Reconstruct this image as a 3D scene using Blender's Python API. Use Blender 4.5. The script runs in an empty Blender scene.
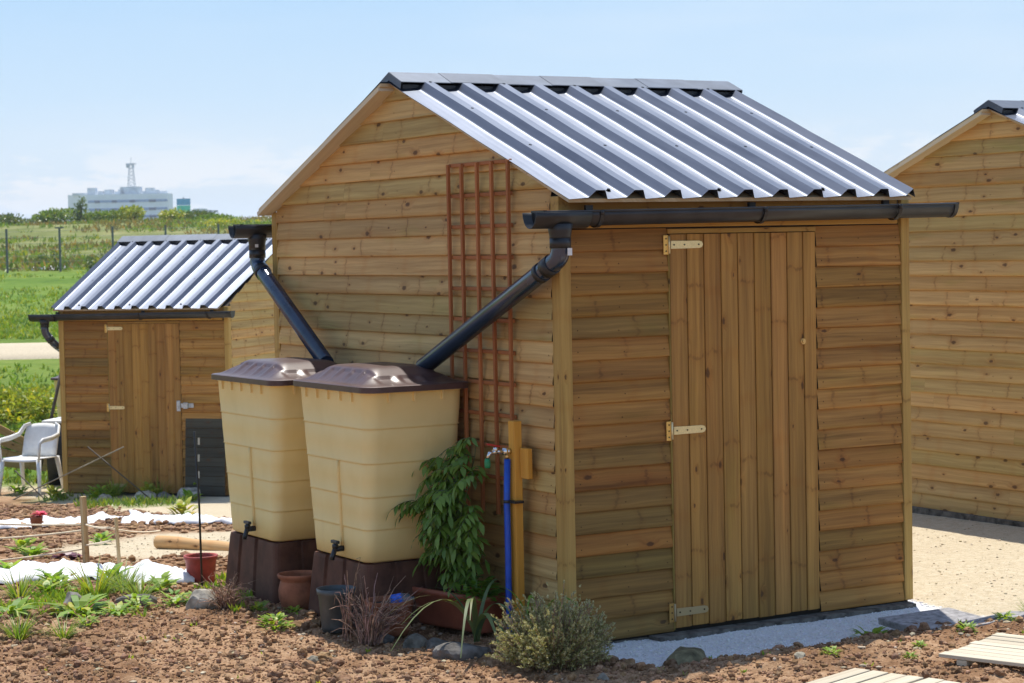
import bpy, bmesh, math, random
import numpy as np
from mathutils import Vector, Matrix, Euler

random.seed(7); NR = np.random.default_rng(7)
SC = bpy.context.scene
COL = SC.collection
R = math.radians
PI = math.pi

# ------------------------------------------------------------------ camera frame
CAM = Vector((-5.5477, -8.9487, 2.0194))
CR = Vector((0.861266, -0.507770, -0.019782))
CU = Vector((0.040231, 0.029330, 0.998760))
CF = Vector((0.506560, 0.860994, -0.045689))
YAW = 0.531804
R2 = (math.cos(YAW), -math.sin(YAW)); F2 = (math.sin(YAW), math.cos(YAW))

def uv2xy(u, v):
    "u metres to the right, v metres ahead of where the photographer stands"
    return (CAM.x + u*R2[0] + v*F2[0], CAM.y + u*R2[1] + v*F2[1])

# ------------------------------------------------------------------ helpers: objects
def tag(o, label=None, cat=None, group=None, kind=None):
    if label: o['label'] = label
    if cat: o['category'] = cat
    if group: o['group'] = group
    if kind: o['kind'] = kind
    return o

def empty(name, loc=(0, 0, 0), rz=0.0, **k):
    o = bpy.data.objects.new(name, None); COL.objects.link(o)
    o.empty_display_size = 0.1
    o.location = loc; o.rotation_euler = (0, 0, rz)
    return tag(o, **k)

class MB:
    "collects polygons, then becomes one mesh object"
    def __init__(s): s.v = []; s.f = []; s.uv = []; s.t = []; s.sm = []
    def poly(s, idx, uv=None, tint=(1, 1, 1), smooth=False):
        s.f.append(tuple(idx)); s.uv.append(uv or [(0, 0)]*len(idx)); s.t.append(tint); s.sm.append(smooth)
    def box(s, c, size, rot=None, tint=(1, 1, 1), taper=None):
        c = Vector(c); h = [a/2 for a in size]
        M = rot if rot is not None else Matrix.Identity(3)
        b = len(s.v); loc = []
        for x, y, z in ((-1,-1,-1),(1,-1,-1),(1,1,-1),(-1,1,-1),(-1,-1,1),(1,-1,1),(1,1,1),(-1,1,1)):
            p = Vector((x*h[0], y*h[1], z*h[2]))
            if taper and z > 0: p.x *= taper; p.y *= taper
            loc.append(p); s.v.append(tuple(c + M @ p))
        L = max(range(3), key=lambda i: size[i]); ou, ov = random.random()*40, random.random()*40
        for q in ((0,3,2,1),(4,5,6,7),(0,1,5,4),(1,2,6,5),(2,3,7,6),(3,0,4,7)):
            n = (loc[q[1]]-loc[q[0]]).cross(loc[q[2]]-loc[q[1]])
            na = max(range(3), key=lambda i: abs(n[i]))
            ax = [i for i in range(3) if i != na]
            if L in ax: ua = L; va = [i for i in ax if i != L][0]
            else: ua, va = ax
            s.poly([b+i for i in q], [(loc[i][ua]+ou, loc[i][va]+ov) for i in q], tint)
    def ring(s, pts): 
        b = len(s.v); s.v += [tuple(p) for p in pts]; return list(range(b, b+len(pts)))
    def loft(s, rings, close=True, cap0=False, cap1=False, tint=(1,1,1), smooth=True, us=None):
        ids = [s.ring(r) for r in rings]; n = len(rings[0])
        for k in range(len(ids)-1):
            for i in range(n if close else n-1):
                j = (i+1) % n
                s.poly((ids[k][i], ids[k][j], ids[k+1][j], ids[k+1][i]), [(k*.05, i*.05), (k*.05, i*.05+.05), (k*.05+.05, i*.05+.05), (k*.05+.05, i*.05)], tint, smooth)
        if cap0: s.poly(list(reversed(ids[0])), None, tint)
        if cap1: s.poly(ids[-1], None, tint)
        return ids
    def tube(s, path, rad, n=10, cap=True, tint=(1,1,1), smooth=True, squash=1.0):
        path = [Vector(p) for p in path]
        if not hasattr(rad, '__len__'): rad = [rad]*len(path)
        rings = []; prev = None
        for i, p in enumerate(path):
            d = (path[min(i+1, len(path)-1)] - path[max(i-1, 0)]).normalized()
            a = prev if prev is not None else (Vector((0, 0, 1)) if abs(d.z) < .9 else Vector((1, 0, 0)))
            x = (a - d*a.dot(d))
            if x.length < 1e-5: x = Vector((1, 0, 0)).cross(d)
            x.normalize(); y = d.cross(x); prev = x
            rings.append([p + (x*math.cos(2*PI*k/n)*squash + y*math.sin(2*PI*k/n))*rad[i] for k in range(n)])
        s.loft(rings, True, cap, cap, tint, smooth)
    def lathe(s, c, prof, n=28, tint=(1,1,1), cap0=True, cap1=False, wob=0):
        c = Vector(c)
        s.loft([[c + Vector((r*math.cos(2*PI*k/n), r*math.sin(2*PI*k/n), z)) for k in range(n)] for r, z in prof], True, cap0, cap1, tint, True)
    def build(s, name, mat, parent=None, bevel=0, seg=1, angle=40, **k):
        me = bpy.data.meshes.new(name)
        me.from_pydata(s.v, [], s.f); me.update()
        uvl = me.uv_layers.new(name='board')
        uvl.data.foreach_set('uv', np.array([c for p in s.uv for c in p], dtype=np.float32).ravel())
        at = me.attributes.new('tint', 'FLOAT_COLOR', 'FACE')
        at.data.foreach_set('color', np.array([(*t, 1.0) for t in s.t], dtype=np.float32).ravel())
        me.polygons.foreach_set('use_smooth', np.array(s.sm, dtype=bool))
        me.materials.append(mat)
        o = bpy.data.objects.new(name, me); COL.objects.link(o)
        if parent is not None: o.parent = parent
        if bevel:
            m = o.modifiers.new('edge', 'BEVEL'); m.width = bevel; m.segments = seg; m.limit_method = 'ANGLE'; m.angle_limit = R(angle)
        return tag(o, **k)

def np_mesh(name, V, F, mat, parent=None, tint=None, smooth=False, uv=None, **k):
    "fast mesh from numpy arrays; F is (n,3) or (n,4); tint per face"
    me = bpy.data.meshes.new(name)
    nf, w = F.shape
    me.vertices.add(len(V)); me.vertices.foreach_set('co', np.asarray(V, np.float32).ravel())
    me.loops.add(nf*w); me.loops.foreach_set('vertex_index', F.astype(np.int32).ravel())
    me.polygons.add(nf); me.polygons.foreach_set('loop_start', np.arange(0, nf*w, w, dtype=np.int32))
    me.polygons.foreach_set('use_smooth', np.full(nf, smooth, dtype=bool))
    me.update(calc_edges=True)
    if tint is not None:
        at = me.attributes.new('tint', 'FLOAT_COLOR', 'FACE')
        at.data.foreach_set('color', np.concatenate([tint, np.ones((nf, 1))], 1).astype(np.float32).ravel())
    me.materials.append(mat)
    o = bpy.data.objects.new(name, me); COL.objects.link(o)
    if parent is not None: o.parent = parent
    return tag(o, **k)

def copy_tree(o, parent=None):
    c = o.copy(); COL.objects.link(c)
    if parent is not None: c.parent = parent
    for ch in list(o.children): copy_tree(ch, c)
    return c

# ------------------------------------------------------------------ numpy value noise
_P = NR.random((256, 256))
def vnoise(x, y):
    xi = np.floor(x).astype(int); yi = np.floor(y).astype(int); fx = x-xi; fy = y-yi
    fx = fx*fx*(3-2*fx); fy = fy*fy*(3-2*fy)
    a = _P[xi & 255, yi & 255]; b = _P[(xi+1) & 255, yi & 255]; c = _P[xi & 255, (yi+1) & 255]; d = _P[(xi+1) & 255, (yi+1) & 255]
    return (a*(1-fx)+b*fx)*(1-fy)+(c*(1-fx)+d*fx)*fy
def fbm(x, y, o=4):
    s = 0; a = .5
    for i in range(o):
        s = s + a*vnoise(x*2**i+13.7*i, y*2**i+7.1*i); a *= .5
    return s
def sstep(a, b, x):
    t = np.clip((x-a)/(b-a), 0, 1); return t*t*(3-2*t)

# ------------------------------------------------------------------ terrain
def terrain(X, Y, rough=True):
    X = np.asarray(X, float); Y = np.asarray(Y, float)
    dx = X-CAM.x; dy = Y-CAM.y
    u = dx*R2[0]+dy*R2[1]; v = dx*F2[0]+dy*F2[1]
    vv = [-5000, 0, 12.2, 18, 24.5, 30, 45, 98, 200, 300, 1200, 9000]
    zl = np.interp(v, vv, [0, 0, 0, -.42, -.90, -.95, -.10, 1.27, 5.0, 6.2, 17, 17])
    zr = np.interp(v, vv, [0, 0, -.02, -.1, -.12, -.12, -.05, 1.27, 5.0, 6.2, 17, 17])
    m = sstep(-2.4, 0.4, u - np.clip((v-20)*.12, 0, 8))
    z = zl*(1-m)+zr*m
    # bank of soil dug over in front of the gravel strip
    s = sstep(-.62, -1.0, Y + .10*(fbm(X*2.1+3, Y*.5, 3)-.45)) * sstep(-.4, .5, X)*sstep(16, 13, v)
    z = z + .055*s
    s2 = sstep(.3, -.6, Y)*(1-sstep(-.4, .3, X))*sstep(14, 12.5, v)
    z = z + .012*s2
    strip = sstep(-.75, -.6, Y)*sstep(-.02, -.25, Y)*sstep(0.0, .15, X)*sstep(2.4, 2.2, X)
    z = z - .022*strip
    return z, u, v
def gz(x, y): return float(terrain(x, y)[0])

# ------------------------------------------------------------------ materials
def newmat(name):
    m = bpy.data.materials.new(name); m.use_nodes = True
    nt = m.node_tree; nt.nodes.clear()
    out = nt.nodes.new('ShaderNodeOutputMaterial'); bs = nt.nodes.new('ShaderNodeBsdfPrincipled')
    nt.links.new(bs.outputs[0], out.inputs[0])
    return m, nt, bs, out
class NT:
    def __init__(s, nt): s.nt = nt
    def n(s, t, **k):
        nd = s.nt.nodes.new(t)
        for a, b in k.items(): setattr(nd, a, b)
        return nd
    def l(s, a, b): s.nt.links.new(a, b)
    def val(s, sock, x):
        if hasattr(x, 'is_output'): s.l(x, sock)
        else: sock.default_value = x
    def math(s, op, a, b=0.0, c=None, clamp=False):
        nd = s.n('ShaderNodeMath', operation=op); nd.use_clamp = clamp
        s.val(nd.inputs[0], a); s.val(nd.inputs[1], b)
        if c is not None: s.val(nd.inputs[2], c)
        return nd.outputs[0]
    def mix(s, f, a, b, mode='MIX'):
        nd = s.n('ShaderNodeMix', data_type='RGBA', blend_type=mode)
        s.val(nd.inputs[0], f); s.val(nd.inputs[6], a if hasattr(a, 'is_output') else (*a, 1)); s.val(nd.inputs[7], b if hasattr(b, 'is_output') else (*b, 1))
        return nd.outputs[2]
    def ramp(s, f, stops):
        nd = s.n('ShaderNodeValToRGB'); s.val(nd.inputs[0], f); el = nd.color_ramp.elements
        while len(el) < len(stops): el.new(.5)
        for e, (p, c) in zip(el, stops): e.position = p; e.color = (*c, 1) if len(c) == 3 else c
        return nd.outputs[0]
    def smooth(s, x, a, b):
        nd = s.n('ShaderNodeMapRange', interpolation_type='SMOOTHSTEP'); s.val(nd.inputs[0], x); nd.inputs[1].default_value = a; nd.inputs[2].default_value = b
        return nd.outputs[0]
    def noise(s, vec, sc, det=4, rough=.55, dist=0.0):
        nd = s.n('ShaderNodeTexNoise'); nd.inputs['Scale'].default_value = sc; nd.inputs['Detail'].default_value = det; nd.inputs['Roughness'].default_value = rough; nd.inputs['Distortion'].default_value = dist
        if vec is not None: s.l(vec, nd.inputs['Vector'])
        return nd.outputs['Fac']
    def mapping(s, vec, sc=(1,1,1), loc=(0,0,0)):
        nd = s.n('ShaderNodeMapping'); s.l(vec, nd.inputs[0]); nd.inputs['Scale'].default_value = sc; nd.inputs['Location'].default_value = loc
        return nd.outputs[0]
    def bump(s, h, strength, dist, bs):
        nd = s.n('ShaderNodeBump'); nd.inputs['Strength'].default_value = strength; nd.inputs['Distance'].default_value = dist
        s.l(h, nd.inputs['Height']); s.l(nd.outputs[0], bs.inputs['Normal'])
    def tint(s): return s.n('ShaderNodeAttribute', attribute_name='tint').outputs['Color']
    def obj(s): return s.n('ShaderNodeTexCoord').outputs['Object']
    def pos(s): return s.n('ShaderNodeNewGeometry').outputs['Position']

def wood(name, light, dark, knot=(.085, .04, .018), rough=.72, knots=True, stain=.5, grain=1.0, rare=.66):
    m, nt, bs, out = newmat(name); N = NT(nt)
    uv = N.n('ShaderNodeUVMap', uv_map='board').outputs[0]
    # slow wander of the grain
    warp = N.noise(N.mapping(uv, (2.2, 9, 1)), 1.0, 3, .5)
    sep = N.n('ShaderNodeSeparateXYZ'); N.l(uv, sep.inputs[0])
    v2 = N.math('ADD', sep.outputs[1], N.math('MULTIPLY', warp, .035))
    kd = None
    if knots:
        cmb = N.n('ShaderNodeCombineXYZ'); N.l(N.math('MULTIPLY', sep.outputs[0], 4.3), cmb.inputs[0]); N.l(N.math('MULTIPLY', sep.outputs[1], 9.0), cmb.inputs[1])
        wv = N.n('ShaderNodeVectorMath', operation='ADD')
        nz = N.n('ShaderNodeTexNoise'); nz.inputs['Scale'].default_value = 60; N.l(uv, nz.inputs['Vector'])
        scl = N.n('ShaderNodeVectorMath', operation='SCALE'); N.l(nz.outputs['Color'], scl.inputs[0]); scl.inputs['Scale'].default_value = .10
        N.l(cmb.outputs[0], wv.inputs[0]); N.l(scl.outputs[0], wv.inputs[1])
        vo = N.n('ShaderNodeTexVoronoi', voronoi_dimensions='2D', feature='F1'); vo.inputs['Scale'].default_value = 1.0; vo.inputs['Randomness'].default_value = 1.0
        N.l(wv.outputs[0], vo.inputs['Vector'])
        sc = N.n('ShaderNodeSeparateColor'); N.l(vo.outputs['Color'], sc.inputs[0])
        keep = N.math('GREATER_THAN', sc.outputs[0], rare)
        size = N.math('MULTIPLY_ADD', sc.outputs[1], .10, .035)
        rel = N.math('DIVIDE', vo.outputs['Distance'], size)
        core = N.math('MULTIPLY', N.smooth(rel, 1.15, .55), keep)
        halo = N.math('MULTIPLY', N.smooth(rel, 3.4, .8), keep)
        v2 = N.math('ADD', v2, N.math('MULTIPLY', halo, .022))
        kd = (core, halo)
    cmb2 = N.n('ShaderNodeCombineXYZ'); N.l(N.math('MULTIPLY', sep.outputs[0], 1.3), cmb2.inputs[0]); N.l(N.math('MULTIPLY', v2, 55.0*grain), cmb2.inputs[1])
    streak = N.noise(cmb2.outputs[0], 1.0, 5, .62)
    cmb3 = N.n('ShaderNodeCombineXYZ'); N.l(N.math('MULTIPLY', sep.outputs[0], .55), cmb3.inputs[0]); N.l(N.math('MULTIPLY', v2, 13.0), cmb3.inputs[1])
    band = N.noise(cmb3.outputs[0], 1.0, 3, .5)
    f = N.math('ADD', N.math('MULTIPLY', streak, .55), N.math('MULTIPLY', band, .45))
    col = N.ramp(f, [(.30, dark), (.47, tuple((a*.45+b*.55) for a, b in zip(dark, light))), (.62, light)])
    # blotches: greenish treatment salts and reddish heartwood
    bl = N.noise(N.mapping(uv, (1.1, 5.5, 1), (3.1, 1.7, 0)), 1.0, 3, .6)
    col = N.mix(N.math('MULTIPLY', N.smooth(bl, .55, .72), stain), col, N.mix(1.0, col, (.72, .86, .62), 'MULTIPLY'))
    bl2 = N.noise(N.mapping(uv, (.9, 7, 1), (9.1, 4.7, 0)), 1.0, 3, .6)
    col = N.mix(N.math('MULTIPLY', N.smooth(bl2, .56, .75), stain), col, N.mix(1.0, col, (1.03, .82, .68), 'MULTIPLY'))
    if kd:
        col = N.mix(N.math('MULTIPLY', kd[1], .33), col, N.mix(1.0, col, (.80, .56, .40), 'MULTIPLY'))
        col = N.mix(N.math('MULTIPLY', kd[0], .82), col, knot)
    if knots:
        # growth whorls: narrow dark marks right across a board
        wu = N.math('ADD', sep.outputs[0], N.math('MULTIPLY', N.math('SUBTRACT', N.noise(N.mapping(uv, (3, 16, 1), (5, 2, 0)), 1.0, 3, .6), .5), .11))
        cell = N.math('FLOOR', N.math('MULTIPLY', wu, 2.1)); rw_ = N.n('ShaderNodeTexWhiteNoise', noise_dimensions='1D'); N.l(cell, rw_.inputs['W'])
        fr = N.math('FRACT', N.math('MULTIPLY', wu, 2.1))
        dd = N.math('ABSOLUTE', N.math('SUBTRACT', fr, N.math('MULTIPLY_ADD', rw_.outputs['Value'], .6, .2)))
        mark = N.math('MULTIPLY', N.smooth(dd, .028, .006), N.math('MULTIPLY', N.smooth(N.noise(N.mapping(uv, (9, 30, 1)), 1.0, 3, .7), .36, .60), N.math('GREATER_THAN', rw_.outputs['Value'], .25)))
        glow = N.math('MULTIPLY', N.smooth(dd, .11, .0), .30)
        col = N.mix(glow, col, N.mix(1.0, col, (.92, .74, .58), 'MULTIPLY'))
        col = N.mix(N.math('MULTIPLY', mark, .40), col, knot)
    col = N.mix(1.0, col, N.tint(), 'MULTIPLY')
    N.l(col, bs.inputs['Base Color']); bs.inputs['Roughness'].default_value = rough
    bs.inputs['Specular IOR Level'].default_value = .25
    N.bump(streak, .35, .002, bs)
    return m

def plain(name, col, rough=.6, metal=0.0, var=.12, scale=14, bump=0.0, bdist=.002, spec=.4, detail=4, alpha=None, col2=None):
    m, nt, bs, out = newmat(name); N = NT(nt)
    nz = N.noise(N.obj(), scale, detail, .6)
    c2 = col2 or tuple(max(0, c*(1-var*2.2)) for c in col); c1 = tuple(min(1, c*(1+var*.6)) for c in col)
    c = N.ramp(nz, [(.3, c2), (.65, c1)])
    c = N.mix(1.0, c, N.tint(), 'MULTIPLY') if alpha is None else c
    N.l(c, bs.inputs['Base Color']); bs.inputs['Metallic'].default_value = metal
    r = N.math('MULTIPLY_ADD', N.noise(N.obj(), scale*.37, 3), .25, rough-.12, clamp=True); N.l(r, bs.inputs['Roughness'])
    bs.inputs['Specular IOR Level'].default_value = spec
    if bump: N.bump(nz, bump, bdist, bs)
    return m

def leafmat(name, a, b, trans=.35, rough=.45, spec=.4):
    m, nt, bs, out = newmat(name); N = NT(nt)
    sep = N.n('ShaderNodeSeparateColor'); N.l(N.tint(), sep.inputs[0])
    c = N.mix(sep.outputs[0], a, b)
    c = N.mix(sep.outputs[1], c, (min(1, b[0]*1.9+.05), b[1]*1.15+.02, b[2]*.7))
    N.l(c, bs.inputs['Base Color']); bs.inputs['Roughness'].default_value = rough; bs.inputs['Specular IOR Level'].default_value = spec
    tr = N.n('ShaderNodeBsdfTranslucent'); N.l(N.mix(1.0, c, (1.1, 1.15, .55), 'MULTIPLY'), tr.inputs[0])
    mx = N.n('ShaderNodeMixShader'); mx.inputs[0].default_value = trans
    N.l(bs.outputs[0], mx.inputs[1]); N.l(tr.outputs[0], mx.inputs[2]); N.l(mx.outputs[0], out.inputs[0])
    return m

M = {}
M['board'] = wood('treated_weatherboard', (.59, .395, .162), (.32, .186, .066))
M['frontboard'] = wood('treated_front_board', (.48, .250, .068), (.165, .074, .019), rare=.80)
M['plank'] = wood('door_plank', (.48, .255, .068), (.20, .096, .026), stain=.35, rare=.76)
M['post'] = wood('sawn_post', (.53, .34, .100), (.30, .17, .045), stain=.25)
M['barge'] = wood('barge_board_wood', (.66, .58, .43), (.52, .44, .31), stain=.15, knots=False)
M['deck'] = wood('roof_deck_board', (.60, .48, .30), (.42, .31, .17), stain=.2)
M['stakewood'] = wood('bare_stake', (.52, .40, .22), (.30, .20, .10), stain=.2)
M['log'] = wood('peeled_log', (.66, .42, .20), (.42, .22, .08), stain=.5)
M['grey_deck'] = wood('weathered_deck_slat', (.62, .55, .42), (.40, .34, .24), stain=.15, knots=False)
M['trellis'] = wood('stained_trellis', (.40, .150, .052), (.24, .08, .026), knots=False, stain=.2)
M['orange_post'] = wood('orange_stained_post', (.70, .36, .06), (.50, .22, .03), knots=False, stain=.1)
M['oldboard'] = wood('dark_weathered_board', (.085, .078, .058), (.032, .029, .021), stain=.4)
M['black'] = plain('black_plastic', (.016, .017, .019), .42, var=.2, scale=9, spec=.5)
M['gutter'] = plain('grey_black_gutter', (.028, .028, .030), .40, var=.2, scale=7, spec=.5)
M['pipe'] = plain('downpipe_plastic', (.016, .036, .075), .20, var=.2, scale=7, spec=.9)  # blue of the sky's reflection put into the base colour
M['zinc'] = plain('zinc_yellow_plate', (.82, .70, .40), .42, metal=.55, var=.07, scale=160)
M['galv'] = plain('galvanised_steel', (.55, .58, .60), .42, metal=.85, var=.2, scale=40)
M['brass'] = plain('brass', (.72, .50, .20), .35, metal=1, var=.1)
M['chrome'] = plain('chrome_tap', (.75, .75, .74), .22, metal=1, var=.1)
M['redpaint'] = plain('red_handle', (.55, .02, .02), .4)
M['greenplastic'] = plain('green_hose_fitting', (.02, .24, .09), .4)
M['bluehose'] = plain('blue_hose', (.012, .085, .50), .35, var=.12)
M['bluelabel'] = plain('blue_label', (.015, .12, .62), .4, var=.3, scale=60)
M['lid'] = plain('brown_lid_plastic', (.075, .038, .033), .40, var=.12, scale=12, spec=.5)
M['stand'] = plain('brown_stand_plastic', (.120, .054, .034), .7, var=.25, scale=6, spec=.2)
M['terracotta'] = plain('terracotta', (.36, .135, .070), .8, var=.22, scale=9, bump=.15, spec=.2)
M['trough'] = plain('terracotta_plastic', (.33, .095, .050), .5, var=.12, scale=9)
M['redpot'] = plain('faded_red_pot', (.40, .070, .055), .55, var=.2, scale=14)
M['greypot'] = plain('grey_pot', (.075, .085, .085), .5, var=.2, scale=9)
M['potsoil'] = plain('potting_soil', (.030, .020, .013), .95, var=.4, scale=60, bump=.7, bdist=.01)
M['white'] = plain('white_plastic', (.74, .74, .72), .42, var=.06, scale=10)
M['sheet'] = plain('white_fleece', (.72, .72, .72), .55, var=.05, scale=8)
M['mossy'] = plain('mossy_stone', (.19, .165, .095), .9, var=.35, scale=14, bump=.5, bdist=.02, spec=.2)
M['stone'] = plain('pale_stone', (.40, .36, .29), .85, var=.3, scale=12, bump=.5, bdist=.02, spec=.2)
M['greystone'] = plain('grey_rock', (.20, .185, .165), .85, var=.35, scale=11, bump=.5, bdist=.02, spec=.2)
M['slab'] = plain('grey_paving_slab', (.33, .318, .315), .85, var=.25, scale=26, bump=.4, bdist=.004, spec=.25)
M['plinth'] = plain('rubble_plinth', (.15, .138, .118), .9, var=.35, scale=16, bump=.6, bdist=.02, spec=.2)
M['dark'] = plain('dark_core', (.030, .022, .015), .9, var=.2)
M['binblack'] = plain('black_bin', (.012, .013, .015), .5, var=.2)
M['concrete_grey'] = plain('fence_post_grey', (.16, .17, .17), .8, var=.15)
M['wire'] = plain('fence_wire', (.20, .21, .20), .6, metal=.3)
M['string'] = plain('garden_string', (.72, .60, .42), .9, var=.1)
M['cane'] = plain('bamboo_cane', (.34, .29, .20), .7, var=.25, scale=8)
M['darkcane'] = plain('dark_cane', (.07, .055, .04), .7, var=.25, scale=8)
M['dry'] = plain('dry_stalk', (.36, .235, .165), .85, var=.35, scale=30)
M['stem'] = plain('green_stem', (.10, .13, .05), .7, var=.2)
M['bark'] = plain('bark', (.12, .095, .07), .9, var=.3, scale=20, bump=.4)
M['bwall'] = plain('pale_blue_facade', (.74, .80, .86), .7, var=.05, scale=.2)
M['bwall2'] = plain('pale_facade_end', (.82, .84, .86), .7, var=.05, scale=.2)
M['bwin'] = plain('strip_glazing', (.17, .27, .48), .35, var=.1, scale=.4)
M['bwin_dark'] = plain('dark_opening', (.035, .06, .13), .3, var=.2, scale=.4)
M['bplant'] = plain('plant_room_grey', (.62, .67, .72), .7, var=.12, scale=.5)
M['mast'] = plain('mast_steel', (.52, .57, .62), .6, var=.15, scale=.5)
M['signgreen'] = plain('sign_green', (.01, .58, .34), .5, var=.1, scale=.5)
M['signblue'] = plain('sign_blue', (.04, .34, .58), .5, var=.1, scale=.5)
M['signpost'] = plain('gantry_steel', (.26, .29, .31), .6, var=.1, scale=.5)
M['leaf_dark'] = leafmat('wisteria_leaf', (.070, .155, .018), (.18, .30, .045), .34, .38, .4)
M['leaf_mid'] = leafmat('garden_leaf', (.060, .155, .015), (.17, .32, .035), .4)
M['leaf_light'] = leafmat('light_leaf', (.15, .29, .03), (.32, .46, .06), .42)
M['leaf_strap'] = leafmat('strap_leaf', (.055, .12, .055), (.16, .24, .10), .3)
M['thyme'] = leafmat('thyme_leaf', (.17, .18, .065), (.42, .40, .19), .28, .8, .1)
M['thyme_tip'] = leafmat('thyme_flower_tip', (.40, .38, .20), (.58, .53, .34), .25, .85, .1)
M['shrub'] = leafmat('shrub_leaf', (.085, .160, .022), (.23, .33, .06), .35)
M['shrub_dark'] = leafmat('shrub_leaf_dark', (.070, .120, .035), (.15, .21, .06), .3)
M['shrub_yellow'] = leafmat('shrub_leaf_yellow', (.19, .26, .03), (.42, .46, .08), .38)
M['purple'] = leafmat('purple_leaf', (.07, .012, .025), (.16, .03, .05), .2)
M['petal_red'] = leafmat('red_petal', (.55, .01, .06), (.75, .03, .10), .2)
M['petal_yellow'] = leafmat('yellow_petal', (.55, .42, .03), (.75, .62, .10), .2)
M['grass'] = leafmat('grass_blade', (.11, .21, .025), (.26, .36, .06), .4)

def roofmetal():
    m, nt, bs, out = newmat('corrugated_steel'); N = NT(nt)
    o = N.obj()
    st = N.noise(N.mapping(o, (30, .9, .9)), 1.0, 5, .6)
    bl = N.noise(o, 2.6, 4, .6)
    f = N.math('ADD', N.math('MULTIPLY', st, .6), N.math('MULTIPLY', bl, .4))
    c = N.ramp(f, [(.3, (.082, .096, .128)), (.5, (.112, .128, .165)), (.72, (.130, .147, .185))])
    N.l(N.mix(1.0, c, N.tint(), 'MULTIPLY'), bs.inputs['Base Color']); bs.inputs['Metallic'].default_value = .95
    N.l(N.math('MULTIPLY_ADD', f, .12, .38), bs.inputs['Roughness'])
    return m
M['roof'] = roofmetal()
M['cap'] = plain('ridge_cap_steel', (.105, .125, .158), .5, metal=.35, var=.12, scale=6)

def tankplastic():
    m, nt, bs, out = newmat('sand_tank_plastic'); N = NT(nt)
    nz = N.noise(N.obj(), 5, 4, .6); fine = N.noise(N.obj(), 160, 2, .5)
    c = N.ramp(nz, [(.3, (.90, .69, .29)), (.7, (.95, .745, .335))])
    # dusty splashes near the foot and runs below the rim
    d = N.noise(N.mapping(N.obj(), (9, 9, 1.6)), 1.0, 4, .65)
    c = N.mix(N.math('MULTIPLY', N.smooth(d, .60, .85), .25), c, (.60, .44, .22))
    N.l(c, bs.inputs['Base Color']); bs.inputs['Roughness'].default_value = .5; bs.inputs['Specular IOR Level'].default_value = .35
    tr = N.n('ShaderNodeBsdfTranslucent'); N.l(N.mix(1.0, c, (1.15, .95, .5), 'MULTIPLY'), tr.inputs[0])
    mx = N.n('ShaderNodeMixShader'); mx.inputs[0].default_value = .16
    N.l(bs.outputs[0], mx.inputs[1]); N.l(tr.outputs[0], mx.inputs[2]); N.l(mx.outputs[0], out.inputs[0])
    N.bump(fine, .12, .001, bs)
    return m
M['tank'] = tankplastic()

def groundmat():
    m, nt, bs, out = newmat('ground_mix'); N = NT(nt)
    p = N.pos()
    za = N.n('ShaderNodeAttribute', attribute_name='zone').outputs['Color']; zs = N.n('ShaderNodeSeparateColor'); N.l(za, zs.inputs[0])
    n1 = N.noise(p, 2.2, 5, .6); n2 = N.noise(p, 22, 5, .65); n3 = N.noise(p, 90, 3, .6)
    soil = N.ramp(N.math('ADD', N.math('MULTIPLY', n2, .6), N.math('MULTIPLY', n3, .4)), [(.30, (.185, .102, .052)), (.48, (.32, .19, .105)), (.60, (.43, .28, .17)), (.72, (.54, .40, .27))])
    soil = N.mix(N.math('MULTIPLY', N.smooth(n1, .42, .66), .5), soil, (.37, .25, .150))
    dk = N.noise(N.mapping(p, (1.3, 1.3, 1.3), (4.3, 2.2, 0)), 1.0, 4, .6)
    soil = N.mix(N.math('MULTIPLY', N.smooth(dk, .47, .60), .85), soil, N.mix(1.0, soil, (.52, .44, .38), 'MULTIPLY'))
    grav = N.ramp(N.math('ADD', N.math('MULTIPLY', n2, .5), N.math('MULTIPLY', n3, .5)), [(.3, (.34, .27, .175)), (.5, (.50, .42, .29)), (.68, (.62, .54, .40))])
    grav = N.mix(N.math('MULTIPLY', N.smooth(n1, .5, .75), .35), grav, (.44, .36, .25))
    wht = N.ramp(n3, [(.3, (.58, .58, .575)), (.55, (.72, .72, .715)), (.7, (.80, .80, .79))])
    g1 = N.noise(p, .16, 5, .6); g2 = N.noise(p, 1.7, 5, .65); g3 = N.noise(N.mapping(p, (.5, .5, .5)), .05, 4, .6)
    gr = N.ramp(N.math('ADD', N.math('MULTIPLY', g1, .5), N.math('MULTIPLY', g2, .5)), [(.33, (.050, .105, .012)), (.5, (.110, .185, .022)), (.66, (.20, .25, .05))])
    gr = N.mix(N.math('MULTIPLY', N.smooth(g3, .45, .62), .55), gr, (.22, .21, .075))
    dt = N.n('ShaderNodeVectorMath', operation='DOT_PRODUCT'); N.l(p, dt.inputs[0]); dt.inputs[1].default_value = (F2[0], F2[1], 0)
    vv = N.math('ADD', dt.outputs['Value'], -(CAM.x*F2[0]+CAM.y*F2[1]))
    g4 = N.noise(N.mapping(p, (.35, .35, 1.2)), 1.0, 6, .7)
    rough_ = N.ramp(N.math('ADD', N.math('MULTIPLY', g1, .4), N.math('MULTIPLY', g4, .6)), [(.33, (.085, .105, .028)), (.5, (.165, .185, .055)), (.66, (.27, .25, .115))])
    gr = N.mix(N.smooth(vv, 96, 104), gr, rough_)
    c = N.mix(zs.outputs[0], soil, grav); c = N.mix(zs.outputs[1], c, wht); c = N.mix(zs.outputs[2], c, gr)
    N.l(c, bs.inputs['Base Color']); bs.inputs['Roughness'].default_value = .95; bs.inputs['Specular IOR Level'].default_value = .1
    h = N.math('ADD', N.math('MULTIPLY', n2, .7), N.math('MULTIPLY', n3, .3))
    N.bump(h, .75, .03, bs)
    return m
M['ground'] = groundmat()
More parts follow.
